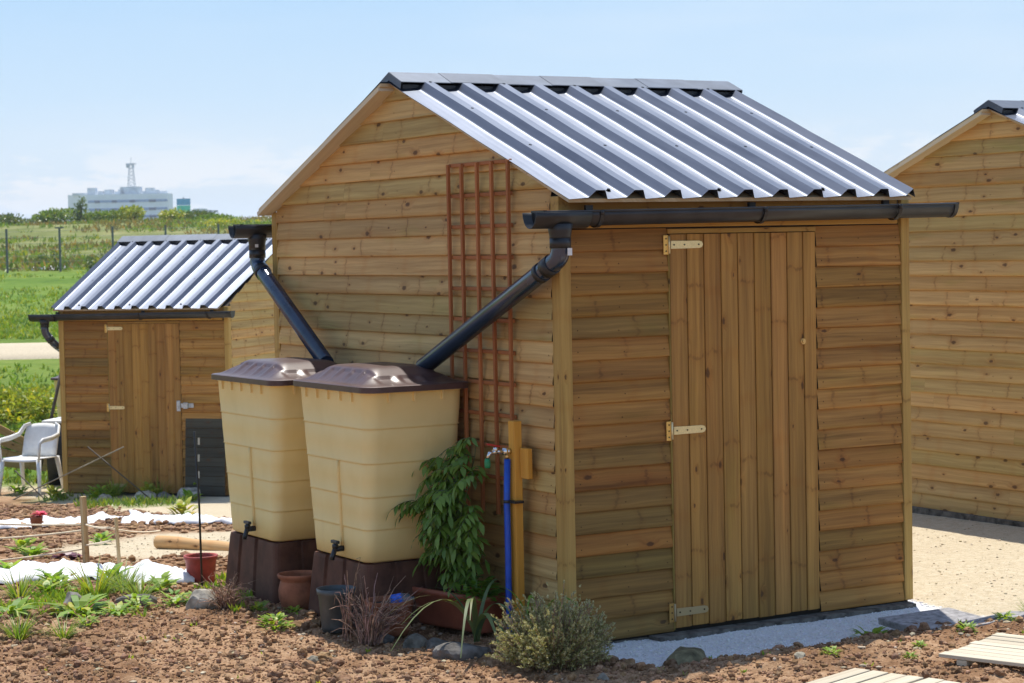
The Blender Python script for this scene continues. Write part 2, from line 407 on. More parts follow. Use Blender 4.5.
def clodmat():
    m, nt, bs, out = newmat('soil_clod'); N = NT(nt)
    n = N.noise(N.pos(), 45, 4, .65)
    c = N.ramp(n, [(.3, (.165, .092, .048)), (.5, (.285, .168, .095)), (.7, (.42, .28, .175))])
    c = N.mix(1.0, c, N.tint(), 'MULTIPLY'); N.l(c, bs.inputs['Base Color']); bs.inputs['Roughness'].default_value = .95; bs.inputs['Specular IOR Level'].default_value = .1
    N.bump(n, .6, .008, bs); return m
M['clod'] = clodmat()
M['pebble'] = plain('white_pebble', (.78, .78, .77), .8, var=.08, scale=40, spec=.3)
M['grit'] = plain('court_gravel', (.52, .44, .31), .9, var=.2, scale=40, spec=.2)

# ------------------------------------------------------------------ the garden shed
W, D, P, NB = 2.253, 3.443, .11, 18
Z_EAVE, Z_APEX = 2.238, 2.955

def cladding(mb, O, A, NV, z0, rows, lo, hi, seed=0, dark=0.0, butt=.30, damp_shade_rows=()):
    "overlapping rounded weatherboards; lo/hi give the run of the wall at height z"
    O = Vector(O); A = Vector(A); NV = Vector(NV); rg = random.Random(seed)
    prof = ((0, .0005), (.0, .0115), (.022, .0160), (.07, .0176), (.26, .0160), (.60, .0098), (.90, .0034), (1.0, .0005))
    for k in range(rows):
        zb = z0+k*P; pr = [(zb+t*P + (rg.uniform(-.0012, .0012) if 0 < t < 1 else 0), d*rg.uniform(.9, 1.12)) for t, d in prof]
        a0, b0 = min(lo(zb), lo(zb+P)), max(hi(zb), hi(zb+P))
        if b0-a0 < .02: continue
        cuts = [a0]
        if b0-a0 > 1.2 and rg.random() < butt: cuts.append(rg.uniform(a0+.35, b0-.35))
        if b0-a0 > 2.4 and rg.random() < butt*.7: cuts.append(rg.uniform(a0+.5, b0-.5))
        cuts = sorted(cuts)+[b0]
        hue = rg.random()
        if a0 > -1:   # nail heads where the boards meet the framing
            for an in (a0+.035, (a0+b0)/2+rg.uniform(-.02, .02), b0-.035):
                zn = zb+P*rg.uniform(.30, .42)
                if lo(zn)+.02 < an < hi(zn)-.02:
                    c = O+A*an+NV*.0168+Vector((0, 0, zn)); i0 = len(mb.v)
                    mb.v += [tuple(c+A*(.0038*math.cos(q*PI/3))+Vector((0, 0, .0038*math.sin(q*PI/3)))) for q in range(6)]
                    mb.poly(range(i0, i0+6), None, (.22, .20, .19))
        for s in range(len(cuts)-1):
            if s == 0: br0 = rg.uniform(.84, 1.10)*(1-dark); g0 = rg.gauss(0, 1)*.5+.1; odd = rg.random()
            br = br0*rg.uniform(.95, 1.05); g = g0
            t = (br*(1.0+max(-.04, min(.10, -.05*g))), br*(1+.02*g), br*(1-.05*abs(g)))
            if odd < .18: t = (br*1.02, br*.93, br*.84)
            elif odd < .34: t = (br*.90, br*.96, br*.86)
            if damp_shade_rows: t = tuple(q*w_ for q, w_ in zip(t, (.66, .76, .80) if k in damp_shade_rows else (.86, .84, .82)))  # left boards darkened: partly damp ageing, partly shade put into the tint
            ou, ov = rg.uniform(0, 60), rg.uniform(0, 60)
            prev = None
            wob = rg.uniform(-.0014, .0014)
            for z, d in pr:
                a, b = max(cuts[s]+.0005*(s > 0), lo(z)), min(cuts[s+1], hi(z))
                if b < a: b = a = (a+b)/2
                pa = O+A*a+NV*d+Vector((0, 0, z+wob)); pb = O+A*b+NV*d+Vector((0, 0, z-wob))
                i = len(mb.v); mb.v += [tuple(pa), tuple(pb)]
                cur = (i, i+1, a, b, z)
                if prev and (cur[3]-cur[2] > .001 or prev[3]-prev[2] > .001):
                    q = (prev[0], prev[1], cur[1], cur[0])
                    uv = [(prev[2]+ou, prev[4]-zb+ov), (prev[3]+ou, prev[4]-zb+ov), (cur[3]+ou, z-zb+ov), (cur[2]+ou, z-zb+ov)]
                    mb.poly(q, uv, t, True)
                prev = cur

def roof_profile(x0, x1, ribs):
    "x / height pairs across a box-profile sheet; the pan sweeps up in a curve to each rib"
    out = [(x0, 0.0)]
    for c in ribs:
        for dx, z in ((-.180, 0), (-.130, .0034), (-.082, .0076), (-.075, .0088), (-.069, .0110), (-.064, .0146), (-.032, .0470), (.018, .0470), (.040, .0020), (.044, .0)):
            x = c+dx
            if x0 < x < x1: out.append((x, z))
    out.append((x1, 0.0))
    return sorted(set(out))

def build_shed(label, loc, rz=0.0, apex=0.0, seed=1, pipes=(), trim_left=True, hasp=False, knob=True, gut=(-.185, 2.485), rear_gutter=True, base_out=0.0, mirror=False):
    rg = random.Random(seed*17)
    root = empty('garden_shed', loc, rz, label=label, cat='shed')
    ZA = Z_APEX+apex
    slope = (ZA-Z_EAVE)/(D/2+.16)
    YE = -.16; mid = D/2
    def roofz(y): return Z_EAVE+slope*((y if y <= mid else D-y)+.16)
    zgab = lambda z: max(.0550, (z+.022-Z_EAVE)/slope-.16)
    # --- walls
    dz = 0.0
    mb = MB()
    cladding(mb, (0, 0, dz), (1, 0, 0), (0, -1, 0), 0, NB+1, lambda z: .0555, lambda z: .650, seed=seed*5+1, butt=0, damp_shade_rows=(0, 1, 2, 3, 5, 6, 8, 14))
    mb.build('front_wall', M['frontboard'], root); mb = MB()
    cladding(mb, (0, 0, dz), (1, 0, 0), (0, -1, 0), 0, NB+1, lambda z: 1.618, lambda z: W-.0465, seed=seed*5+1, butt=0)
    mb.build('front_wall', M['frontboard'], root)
    nrow = int((ZA)/P)+1
    for sx, nm in ((0, 'gable_wall'), (1, 'gable_wall')):
        mb = MB()
        if sx == 0:
            cladding(mb, (0, D, 0), (0, -1, 0), (-1, 0, 0), -.01, nrow, lambda z: zgab(z), lambda z: D-zgab(z), seed=seed*7+2)
        else:
            cladding(mb, (W, 0, 0), (0, 1, 0), (1, 0, 0), -.01, nrow, lambda z: zgab(z), lambda z: D-zgab(z), seed=seed*7+3)
        mb.build(nm, M['board'], root)
    mb = MB()
    cladding(mb, (W, D, 0), (-1, 0, 0), (0, 1, 0), 0, NB+2, lambda z: .05, lambda z: W-.05, seed=seed*7+4)
    mb.build('rear_wall', M['board'], root)
    # light-blocking core: closed dark body added just behind the boards
    mb = MB(); i = .004
    pr = [(i, -.03), (D-i, -.03), (D-i, roofz(0)-.05), (mid, ZA-.05), (i, roofz(0)-.05)]
    r0 = [(i, y, z) for y, z in pr]; r1 = [(W-i, y, z) for y, z in pr]
    mb.loft([r1, r0], True, True, True, smooth=False); mb.build('light_block_core', M['dark'], root)
    # --- posts
    for px, py, sx, sy in ((0, 0, -1, -1), (W, 0, 1, -1), (0, D, -1, 1), (W, D, 1, 1)):
        mb = MB(); a = .078
        wx, wy = (.068 if px == 0 else .058), a
        h = 2.255
        mb.box((px-sx*(wx/2)+sx*.014, py-sy*(wy/2)+sy*.0225, h/2+.004), (wx, wy, h), tint=(rg.uniform(.9, 1.1),)*3)
        mb.build('corner_post', M['post'], root, bevel=.004, seg=2)
    # --- header under the eave
    mb = MB(); mb.box((W/2, -.011, 2.128), (W-.135, .022, .062), tint=(1.05, 1.0, .9)); mb.box((1.134, -.0075, 2.075), (.966, .015, .026), tint=(.85, .8, .75))
    mb.box((W/2, .010, 2.206), (W-.110, .03, .098), tint=(.8, .75, .7))
    mb.build('eave_board', M['post'], root, bevel=.003)
    # --- door
    x0, x1 = .657, 1.612
    mb = MB(); n = 9; wpl = .1085; x = x0
    for k in range(n):
        w = wpl if k < 8 else x1-x
        w = min(w, x1-x)
        br = rg.uniform(.88, 1.1)
        t = (br, br*rg.uniform(.95, 1.02), br*rg.uniform(.86, 1.0))
        xa, xb = x+.0018, x+w-.0018
        prof = [(xa, .004), (xa, .0195), (xa+.005, .0215), (xb-.016, .0215), (xb-.011, .0150), (xb, .0150), (xb, .004)]
        b = len(mb.v); ou, ov = rg.uniform(0, 60), rg.uniform(0, 60)
        zt, zb = 2.058+rg.uniform(-.001, .001), .018+rg.uniform(-.004, .004)
        for z in (zb, zt): mb.v += [(px, -d, z) for px, d in prof]
        m_ = len(prof)
        for q in range(m_-1):
            mb.poly((b+q, b+q+1, b+m_+q+1, b+m_+q), [(zb+ou, prof[q][0]+ov), (zb+ou, prof[q+1][0]+ov), (zt+ou, prof[q+1][0]+ov), (zt+ou, prof[q][0]+ov)], t)
        mb.poly([b+q for q in range(m_)][::-1], None, t); mb.poly([b+m_+q for q in range(m_)], None, t)
        x += w
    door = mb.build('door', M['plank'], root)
    mb = MB(); mb.box((.6525, -.010, 1.03), (.007, .018, 2.04), tint=(.6, .66, .55)); mb.build('door_jamb', M['post'], root)
    for zc, plain_ in ((2.005, 0), (1.045, 0), (.10, 1)):
        mb = MB(); y = -.0215-.003
        mb.box((.634, -.0195, zc), (.030, .0045, .098), tint=(1.0, .74, .36))
        # tapered strap with a pointed tip
        b = len(mb.v); xs = [(.662, .0205), (.840, .0190), (.856, .014), (.864, 0)]
        pts = [(x_, zc+h_) for x_, h_ in xs]+[(x_, zc-h_) for x_, h_ in reversed(xs[:-1])]
        for yy in (y+.0015, y-.003): mb.v += [(px, yy, pz) for px, pz in pts]
        m_ = len(pts)
        mb.poly([b+m_+q for q in range(m_)][::-1], None, (1, .97, .86)); mb.poly([b+q for q in range(m_)])
        for q in range(m_): mb.poly((b+q, b+(q+1) % m_, b+m_+(q+1) % m_, b+m_+q))
        mb.tube([(.6515, -.0245, zc-.045), (.6515, -.0245, zc+.045)], .006, 8)
        sm = mb; k_ = dict(tint=(.06, .06, .06))
        for px in (.68, .745, .835): sm.tube([(px, y-.002, zc), (px, y-.0062, zc)], .0042, 8, **k_)
        for pz in (-.032, 0, .032): sm.tube([(.634, -.021, zc+pz), (.634, -.0245, zc+pz)], .004, 8, **k_)
        mb.build('strap_hinge', M['zinc'] if not plain_ else M['stakewood'], door)
    if knob:
        mb = MB(); mb.tube([(1.512, -.014, 1.474), (1.512, -.030, 1.474)], [.016, .016], 14); mb.tube([(1.512, -.030, 1.474), (1.512, -.036, 1.474)], [.010, .008], 12)
        mb.build('lock_cylinder', M['brass'], door)
    if hasp:
        mb = MB(); mb.box((1.585, -.027, 1.07), (.05, .008, .13)); mb.box((1.70, -.024, 1.075), (.17, .012, .055)); mb.box((1.69, -.045, 1.075), (.055, .035, .075))
        mb.build('hasp', M['galv'], door, bevel=.004)
    # --- roof
    xl = (-.035, -.055); xr = (2.190, 2.312)
    k = (D/2+.16)
    for side in (0, 1):
        ey = YE if side == 0 else D+.045
        ribs = [.135+.2262*q for q in range(-1, 10)]
        prof = roof_profile(-.0475, 2.165, ribs)
        if mirror: prof = [(2.1175-x, h) for x, h in reversed(prof)]; ribs = [2.1175-c for c in reversed(ribs)]
        def X(x, t):    # the sheets fan out slightly towards the ridge, as laid
            f = (x+.0475)/2.2125
            return (xl[0]+(xl[1]-xl[0])*t)*(1-f)+(xr[0]+(xr[1]-xr[0])*t)*f - (.045 if side == 1 and x < 0 else 0)
        mb = MB(); nseg = 8
        cs = math.cos(math.atan(slope)); sn = math.sin(math.atan(slope))
        rings = []
        for q in range(nseg+1):
            t = q/nseg; y = ey+(mid-ey)*t*.998; z = roofz(y) if side == 0 else roofz(D-y)
            sg = 1 if side == 0 else -1
            sag = .0015*math.sin(q*2.1+seed)
            rings.append([(X(x, t), y-sg*sn*h, z+cs*h+sag) for x, h in prof])
        for q in range(nseg):
            for j in range(len(prof)-1):
                pass
        ids = [mb.ring(r) for r in rings]
        for q in range(nseg):
            for j in range(len(prof)-1):
                a = (ids[q][j], ids[q][j+1], ids[q+1][j+1], ids[q+1][j])
                mb.poly(a if side == 0 else a[::-1])
        sm = mb
        for t in (.055, .36, .68, .93):
            for c in ribs[1:-1][::2 if t != .055 else 3]:
                cc = c+.113 if t == .055 else c
                hh = .002 if t == .055 else .036
                y = ey+(mid-ey)*t; z = roofz(y) if side == 0 else roofz(D-y); sg = 1 if side == 0 else -1
                p = Vector((X(cc, t), y-sg*sn*hh, z+cs*hh)); nn = Vector((0, -sg*sn, cs))
                sm.tube([p-nn*.003, p+nn*.006], .012, 8, tint=(.05, .05, .05)); sm.tube([p+nn*.006, p+nn*.014], .008, 6, tint=(.05, .05, .05))
        o = mb.build('roof_sheet', M['roof'], root)
        s = o.modifiers.new('gauge', 'SOLIDIFY'); s.thickness = .0016; s.offset = 1
        # deck board below the sheet (its underside shows at the verge)
        mb = MB(); th = .018
        ax = -.100 if side == 1 else -.020
        z0 = (Z_EAVE if side == 0 else roofz(D-ey))-.007; z1 = ZA-.007
        e = ey + (.03 if side == 0 else -.02)
        ze = z0+slope*(.03 if side == 0 else .02)
        pts = [(e, ze), (mid, z1), (mid, z1-th), (e, ze-th)]
        bx = 2.19 if side == 0 else 2.27
        mb.loft([[(ax, y, z) for y, z in pts], [(bx, y, z) for y, z in pts]], True, True, True, smooth=False)
        # planar wood coordinates
        for fi, f in enumerate(mb.f): mb.uv[fi] = [(mb.v[i][1], mb.v[i][0]+mb.v[i][2]) for i in f]
        mb.build('roof_deck', M['deck'], root)
    # barge board under the left verge of the rear slope
    mb = MB()
    for (y0, za, y1, zb) in ((mid+.012, ZA-.030, D+.030, roofz(0)-slope*.030-.030),):
        dirv = Vector((0, y1-y0, zb-za)); L = dirv.length; c = Vector((-.056, (y0+y1)/2, (za+zb)/2-.008))
        ang = math.atan2(dirv.z, dirv.y)
        mb.box(c, (.105, L, .022), Matrix.Rotation(ang, 3, 'X'), tint=(1.0, .98, .95))
    mb.build('barge_board', M['barge'], root)
    # ridge cap in overlapping lengths
    mb = MB(); n = 7; L0, L1 = -.045, 2.330
    for q in range(n):
        a = L0+(L1-L0)*q/n - (.02 if q else 0); b = L0+(L1-L0)*(q+1)/n
        lift = .051+.0025*(q % 2)
        ww = .15
        pa = []
        for xx in (a, b):
            pa.append([(xx, mid-ww, ZA+lift-slope*ww-.004), (xx, mid-ww+.004, ZA+lift-slope*ww), (xx, mid-.012, ZA+lift+.001), (xx, mid, ZA+lift+.006), (xx, mid+.012, ZA+lift+.001), (xx, mid+ww-.004, ZA+lift-slope*ww), (xx, mid+ww, ZA+lift-slope*ww-.004)])
        ids = [mb.ring(r) for r in pa]; tt = rg.uniform(.85, 1.12)
        for j in range(6): mb.poly((ids[0][j], ids[1][j], ids[1][j+1], ids[0][j+1]), None, (tt, tt, tt))
        if q in (0, n-1):   # folded end plate
            e = mb.ring(pa[0 if q == 0 else 1]); e2 = mb.ring([(a if q == 0 else b, mid+ww-.01, ZA+.010-slope*ww), (a if q == 0 else b, mid, ZA+.012), (a if q == 0 else b, mid-ww+.01, ZA+.010-slope*ww)])
            mb.poly(e+e2, None, (tt, tt, tt))
    o = mb.build('ridge_cap', M['cap'], root)
    s = o.modifiers.new('gauge', 'SOLIDIFY'); s.thickness = .002; s.offset = 1
    mb = MB()   # dark filler strip closing the troughs under the cap
    for sg in (-1, 1): mb.box((1.125, mid+sg*.125, ZA-slope*.125+.012), (2.30, .006, .030))
    mb.build('foam_filler', M['black'], root)
    # --- gutters
    def gutter(g0, g1, y, z0, z1, sgn):
        mb = MB(); r = .056; n = 10
        def sect(x, z, rr, lip=True):
            return [(x, y+rr*math.cos(PI+PI*k/n), z+rr*math.sin(PI+PI*k/n)*1.22) for k in range(n+1)]
        A, B = sect(g0, z0, r), sect(g1, z1, r)
        ids = [mb.ring(A), mb.ring(B)]
        for j in range(n): mb.poly((ids[0][j], ids[0][j+1], ids[1][j+1], ids[1][j]), None, (1, 1, 1), True)
        o = mb.build('gutter', M['gutter'], root); s = o.modifiers.new('wall', 'SOLIDIFY'); s.thickness = .004; s.offset = 0
        lip = MB(); f = -1 if sgn > 0 else 1
        lip.tube([(g0, y-sgn*r, z0+.002), (g1, y-sgn*r, z1+.002)], .006, 8); lip.tube([(g0, y+sgn*r, z0+.002), (g1, y+sgn*r, z1+.002)], .005, 8)
        lip.build('rolled_lip', M['gutter'], o)
        for gx, zz, dd in ((g0, z0, -1), (g1, z1, 1)):
            e = MB(); S = sect(gx, zz, r+.005); ids = [e.ring([(gx-dd*.02, b, c) for a, b, c in S]), e.ring([(gx+dd*.006, b, c) for a, b, c in S])]
            for j in range(n): e.poly((ids[0][j], ids[0][j+1], ids[1][j+1], ids[1][j]), None, (1, 1, 1), True)
            e.poly(ids[1]); e.poly(ids[0]); e.box((gx, y, zz+.004), (.018, 2*r+.008, .012))
            e.build('end_cap', M['black'], o)
        return o
    def bracket(o, gx, y, z, sgn):
        mb = MB(); n = 10; r = .0625
        for xx in (gx,):
            a = [(xx-.011, y+r*math.cos(PI+PI*k/n), z+r*math.sin(PI+PI*k/n)*1.2) for k in range(n+1)]
            b = [(xx+.011, yy, zz) for _, yy, zz in a]
            ids = [mb.ring(a), mb.ring(b)]
            for j in range(n): mb.poly((ids[0][j], ids[0][j+1], ids[1][j+1], ids[1][j]))
        mb.tube([(gx, y-sgn*.058, z+.003), (gx, y-sgn*.058, z-.015)], .009, 8)
        mb.box((gx, y+sgn*.064, z-.005), (.034, .012, .07))
        q = mb.build('gutter_bracket', M['black'], o); s = q.modifiers.new('wall', 'SOLIDIFY'); s.thickness = .006; s.offset = 1
    gy = -.118
    gl = lambda x: 2.176+(x-gut[0])/(gut[1]-gut[0])*.022
    g = gutter(gut[0], gut[1], gy, gl(gut[0]), gl(gut[1]), 1)
    for gx in ((gut[0]+.33), 1.16, 2.07): bracket(g, gx, gy, gl(gx), 1)
    gr = None
    if rear_gutter:
        gr = gutter(gut[0]-.02, gut[1], D+.118, 2.178, 2.188, -1)
        for gx in (.05, 1.1, 2.1): bracket(gr, gx, D+.118, 2.18, -1)
    for kind, path in pipes:
        gg = gr if kind == 'rear' else g
        yc = gy if kind != 'rear' else D+.118
        ox = path[0][0]
        mb = MB(); n = 14
        # running outlet: sleeve, swept throat and socket
        zc = gl(ox) if kind != 'rear' else 2.178
        S = lambda x, r: [(x, yc+r*math.cos(PI+PI*k/10), zc+r*math.sin(PI+PI*k/10)*1.22) for k in range(11)]
        ids = [mb.ring(S(ox-.175 if kind == 'front' else ox-.17, .0635)), mb.ring(S(ox+.15 if kind == 'front' else ox+.16, .0635))]
        for j in range(10): mb.poly((ids[0][j], ids[0][j+1], ids[1][j+1], ids[1][j]), None, (1,1,1), True)
        mb.lathe((ox, yc, 0), [(.066, zc-.058), (.058, zc-.095), (.0535, zc-.12), (.0535, path[0][2]-.0), ], 18, cap0=False)
        o = mb.build('gutter_outlet', M['black'], gg); s = o.modifiers.new('wall', 'SOLIDIFY'); s.thickness = .003; s.offset = 1
        mb = MB()
        # smooth bends at the inner vertices
        P_ = [Vector(p) for p in path]; out = [P_[0]]
        for q in range(1, len(P_)-1):
            a = (P_[q-1]-P_[q]); b = (P_[q+1]-P_[q]); da = min(.055, a.length*.45); 
            A_, B_ = P_[q]+a.normalized()*da, P_[q]+b.normalized()*da
            for t in (0, .2, .4, .6, .8, 1): out.append(A_*(1-t)**2+P_[q]*2*t*(1-t)+B_*t*t)
        out.append(P_[-1])
        mb.tube(out, .0475, 20)
        dp = mb.build('downpipe', M['pipe'], root)
        mb = MB(); q = (P_[1]-P_[0]).normalized(); d = (P_[2]-P_[1]).normalized()
        mb.tube([P_[1]+d*.07, P_[1]+d*.13], .052, 20); mb.build('pipe_collar', M['black'], dp); mb = MB(); mb.tube([P_[0]+q*.0, P_[0]+q*.05], .0535, 20)
        if kind == 'front':
            mb.build('pipe_collar', M['black'], dp); mb = MB(); mb.tube([P_[1]+d*.16, P_[1]+d*.19], .0515, 20)
        mb.build('pipe_collar', M['black'], dp)
        if kind in ('front', 'rear'):
            mb = MB(); e = .053
            if kind == 'front': mb.box((ox+.02, yc-e-.0025, zc-.195), (.026, .002, .036))
            else: mb.box((ox-.03, yc-.060, zc-.13), (.022, .002, .020))
            mb.build('paper_sticker', M['white'], dp)
    # rubble / timber base
    mb = MB(); mb.box((1.36, -.050, -.022), (1.72, .10, .034)) if not base_out else None; mb.box((W/2, D/2, -.075-.03*(base_out > 0)), (W+2*base_out, D+2*base_out, .125+.075*(base_out > 0))); mb.build('base', M['plinth'], root)
    return root

main = build_shed('nearest timber garden shed with closed plank door, climbing trellis and two downpipes', (0, 0, 0), 0, seed=3,
    pipes=(('front', [(-.065, -.118, 2.05), (-.065, -.118, 1.955), (-.20, 1.09, 1.372)]), ('rear', [(-.075, D+.118, 2.02), (-.075, D+.118, 1.925), (-.19, 2.33, 1.345)])))
small = build_shed('distant timber shed beyond the vegetable beds, white plastic chair at its corner', (2.732, 15.998, -.897), R(-48.4), apex=.12, seed=8, hasp=True, knob=False, mirror=True, gut=(-.33, 2.37),
    pipes=(('side', [(-.145, -.118, 2.08), (-.145, -.118, 1.96), (-.075, -.02, 1.82), (-.075, .12, 1.76)]),), rear_gutter=False)
right = build_shed('timber shed at right edge of the photo, seen gable end on across pale gravel', (5.17, .66, -.02), 0, seed=14, base_out=.05)
# ------------------------------------------------------------------ the ground: one sheet to the horizon
def ground_sheet():
    def axis(fine, a, b, far, g):
        c = list(np.arange(a, b, fine)); st = fine; x = b
        while x < far: c.append(x); st *= g; x += st
        c.append(far); return c
    right_ = axis(.018, 0, 3.2, 2600, 1.09); left_ = [-x for x in axis(.018, .018, 3.6, 2600, 1.09)]
    us = np.array(sorted(left_)+right_)
    vs = np.array(sorted([9.3-x for x in axis(.05, .05, .3, 400, 1.25)])+axis(.018, 9.3, 13.2, 3000, 1.022))
    U, V = np.meshgrid(us, vs)
    X = CAM.x+U*R2[0]+V*F2[0]; Y = CAM.y+U*R2[1]+V*F2[1]
    Z, _, _ = terrain(X, Y)
    # zones: x gravel court, y white strip, z grass
    n1 = fbm(X*1.7, Y*1.7, 4)-.47; n2 = fbm(X*7+5, Y*7, 3)-.45
    strip = sstep(-.72, -.64, Y+.16*n1+.05*n2)*sstep(.4, .2, Y)*sstep(.0, .10, X+.10*n1)*sstep(2.34, 2.25, X+.1*n2)
    court_r = sstep(-.86, -.76, Y+.25*n1+.10*n2)*sstep(2.15, 2.3, X)
    behind = sstep(1.6, 2.2, U-(V-12)*.02)*sstep(11.5, 12, V)
    patch = sstep(1.25, .75, np.sqrt(((U+2.55)/1.15)**2+((V-16.9)/1.5)**2)+.9*n1)
    back_l = 0*V
    court = np.clip(np.maximum.reduce([court_r, behind*(V < 45), patch, back_l]), 0, 1)
    court = court*(1-sstep(33, 38, V+6*n1))
    grass = sstep(26.3, 27.6, V+2.2*n1)*sstep(-1.0, -3.5, U+.12*(V-26)*0) + sstep(36, 40, V+5*n1)
    grass = np.clip(grass, 0, 1)
    tuft = .55*sstep(.06, .17, fbm(U*.9+4, V*.8, 4)-.5)*sstep(21.6, 23.2, V)*sstep(-1.5, -2.2, U)
    grass = np.maximum(grass, tuft*.8)
    soilm = np.clip(1-np.maximum.reduce([strip, court, grass]), 0, 1)
    near = sstep(30, 16, V)
    big = fbm(X*3.1, Y*3.1, 4)-.47
    lump = fbm(X*11, Y*11, 4)-.47
    rid = np.abs(fbm(X*23+9, Y*23, 3)-.44)
    Z = Z + soilm*near*(.050*big+.045*lump+.035*(rid-.06)+.022*(fbm(X*41, Y*41, 2)-.37)) + court*near*.010*lump + strip*(.020*big+.012*lump)
    Z = Z + sstep(60, 120, V)*(fbm(X*.03, Y*.03, 4)-.47)*1.2
    nr, nc = U.shape; idx = np.arange(nr*nc).reshape(nr, nc)
    F = np.stack([idx[:-1, :-1], idx[:-1, 1:], idx[1:, 1:], idx[1:, :-1]], -1).reshape(-1, 4)
    o = np_mesh('ground', np.stack([X, Y, Z], -1).reshape(-1, 3), F, M['ground'], smooth=True, kind='structure')
    at = o.data.attributes.new('zone', 'FLOAT_COLOR', 'POINT')
    at.data.foreach_set('color', np.stack([court, strip, grass, np.ones_like(Z)], -1).astype(np.float32).ravel())
    return (us, vs, Z, soilm, strip, court, grass)
G = ground_sheet()
def gz(x, y):
    "height of the finished ground at a point"
    us, vs, Z = G[0], G[1], G[2]
    dx, dy = x-CAM.x, y-CAM.y; u = dx*R2[0]+dy*R2[1]; v = dx*F2[0]+dy*F2[1]
    i = int(np.clip(np.searchsorted(us, u)-1, 0, len(us)-2)); j = int(np.clip(np.searchsorted(vs, v)-1, 0, len(vs)-2))
    fu = (u-us[i])/(us[i+1]-us[i]); fv = (v-vs[j])/(vs[j+1]-vs[j])
    return float((Z[j, i]*(1-fu)+Z[j, i+1]*fu)*(1-fv)+(Z[j+1, i]*(1-fu)+Z[j+1, i+1]*fu)*fv)
def gzv(x, y): return np.array([gz(a, b) for a, b in zip(x, y)])
# ------------------------------------------------------------------ shapes used for the smaller things
def rrect(hx, hy, r, n=6):
    pts = []
    for cx, cy, a0 in ((hx-r, hy-r, 0), (-hx+r, hy-r, 90), (-hx+r, -hy+r, 180), (hx-r, -hy+r, 270)):
        for k in range(n+1):
            a = R(a0+90*k/n); pts.append((cx+r*math.cos(a), cy+r*math.sin(a)))
    return pts

class Leaves:
    "many leaf blades as one mesh: each a folded strip of three quads"
    def __init__(s): s.V = []; s.F = []; s.T = []; s.n = 0
    def add(s, p, d, up, L, Wd, bend=.2, tint=None, shape=(.25, 1.0, .75, .04), fold=.15):
        p = Vector(p); d = Vector(d).normalized(); up = Vector(up)
        side = d.cross(up)
        if side.length < 1e-4: side = d.cross(Vector((1, 0, 0)))
        side.normalize(); nrm = side.cross(d)
        tint = tint or (random.random(), max(0, random.gauss(0, .25)), 0)
        b = s.n
        for i, (t, w) in enumerate(zip((0, .35, .7, 1.0), shape)):
            c = p + d*(L*t) - nrm*(bend*L*t*t)
            h = side*(Wd*w/2)
            s.V.append(tuple(c-h+nrm*fold*Wd*w*.5)); s.V.append(tuple(c+h+nrm*fold*Wd*w*.5*random.uniform(-1, 1)))
        for i in range(3): s.F.append((b+2*i, b+2*i+1, b+2*i+3, b+2*i+2)); s.T.append(tint)
        s.n += 8
    def quad(s, p, d, side, L, Wd, tint):
        p = Vector(p); b = s.n; m = p+d*(L*.5)
        s.V += [tuple(p), tuple(m+side*(Wd/2)), tuple(p+d*L), tuple(m-side*(Wd/2))]; s.F.append((b, b+1, b+2, b+3)); s.T.append(tint); s.n += 4
    def build(s, name, mat, parent=None, **k):
        return np_mesh(name, np.array(s.V), np.array(s.F), mat, parent, np.array(s.T, float), **k)

def rdir(up=0.0):
    a = random.uniform(0, 2*PI); z = random.uniform(-1, 1); r = math.sqrt(1-z*z)
    v = Vector((r*math.cos(a), r*math.sin(a), z+up)); return v.normalized()

def rock(name, loc, size, mat, label=None, cat='stone', seed=0, group=None, parent=None, flat=.35, rz=None, kind=None):
    bm = bmesh.new(); bmesh.ops.create_icosphere(bm, subdivisions=3, radius=1)
    rg = np.random.default_rng(seed+50)
    planes = [(Vector(rg.normal(size=3)).normalized(), rg.uniform(.62, .92)) for _ in range(11)]
    for v in bm.verts:
        c = v.co.copy()
        for n, h in planes:
            q = c.dot(n)
            if q > h: c -= n*(q-h)*.92
        c *= 1+.05*math.sin(c.x*7+seed)+.04*math.sin(c.y*9+seed*2)
        if c.z < -flat: c.z = -flat
        v.co = Vector((c.x*size[0], c.y*size[1], c.z*size[2]))
    me = bpy.data.meshes.new(name); bm.to_mesh(me); bm.free(); me.materials.append(mat)
    at = me.attributes.new('tint', 'FLOAT_COLOR', 'FACE'); b = rg.uniform(.8, 1.15)
    at.data.foreach_set('color', np.tile(np.array([b, b, b*rg.uniform(.92, 1.02), 1], np.float32), len(me.polygons)))
    o = bpy.data.objects.new(name, me); COL.objects.link(o); o.location = (loc[0], loc[1], loc[2]+flat*size[2]*.75)
    o.rotation_euler = (0, 0, rg.uniform(0, 6) if rz is None else rz)
    if parent: o.parent = parent
    return tag(o, label, cat, group, kind)

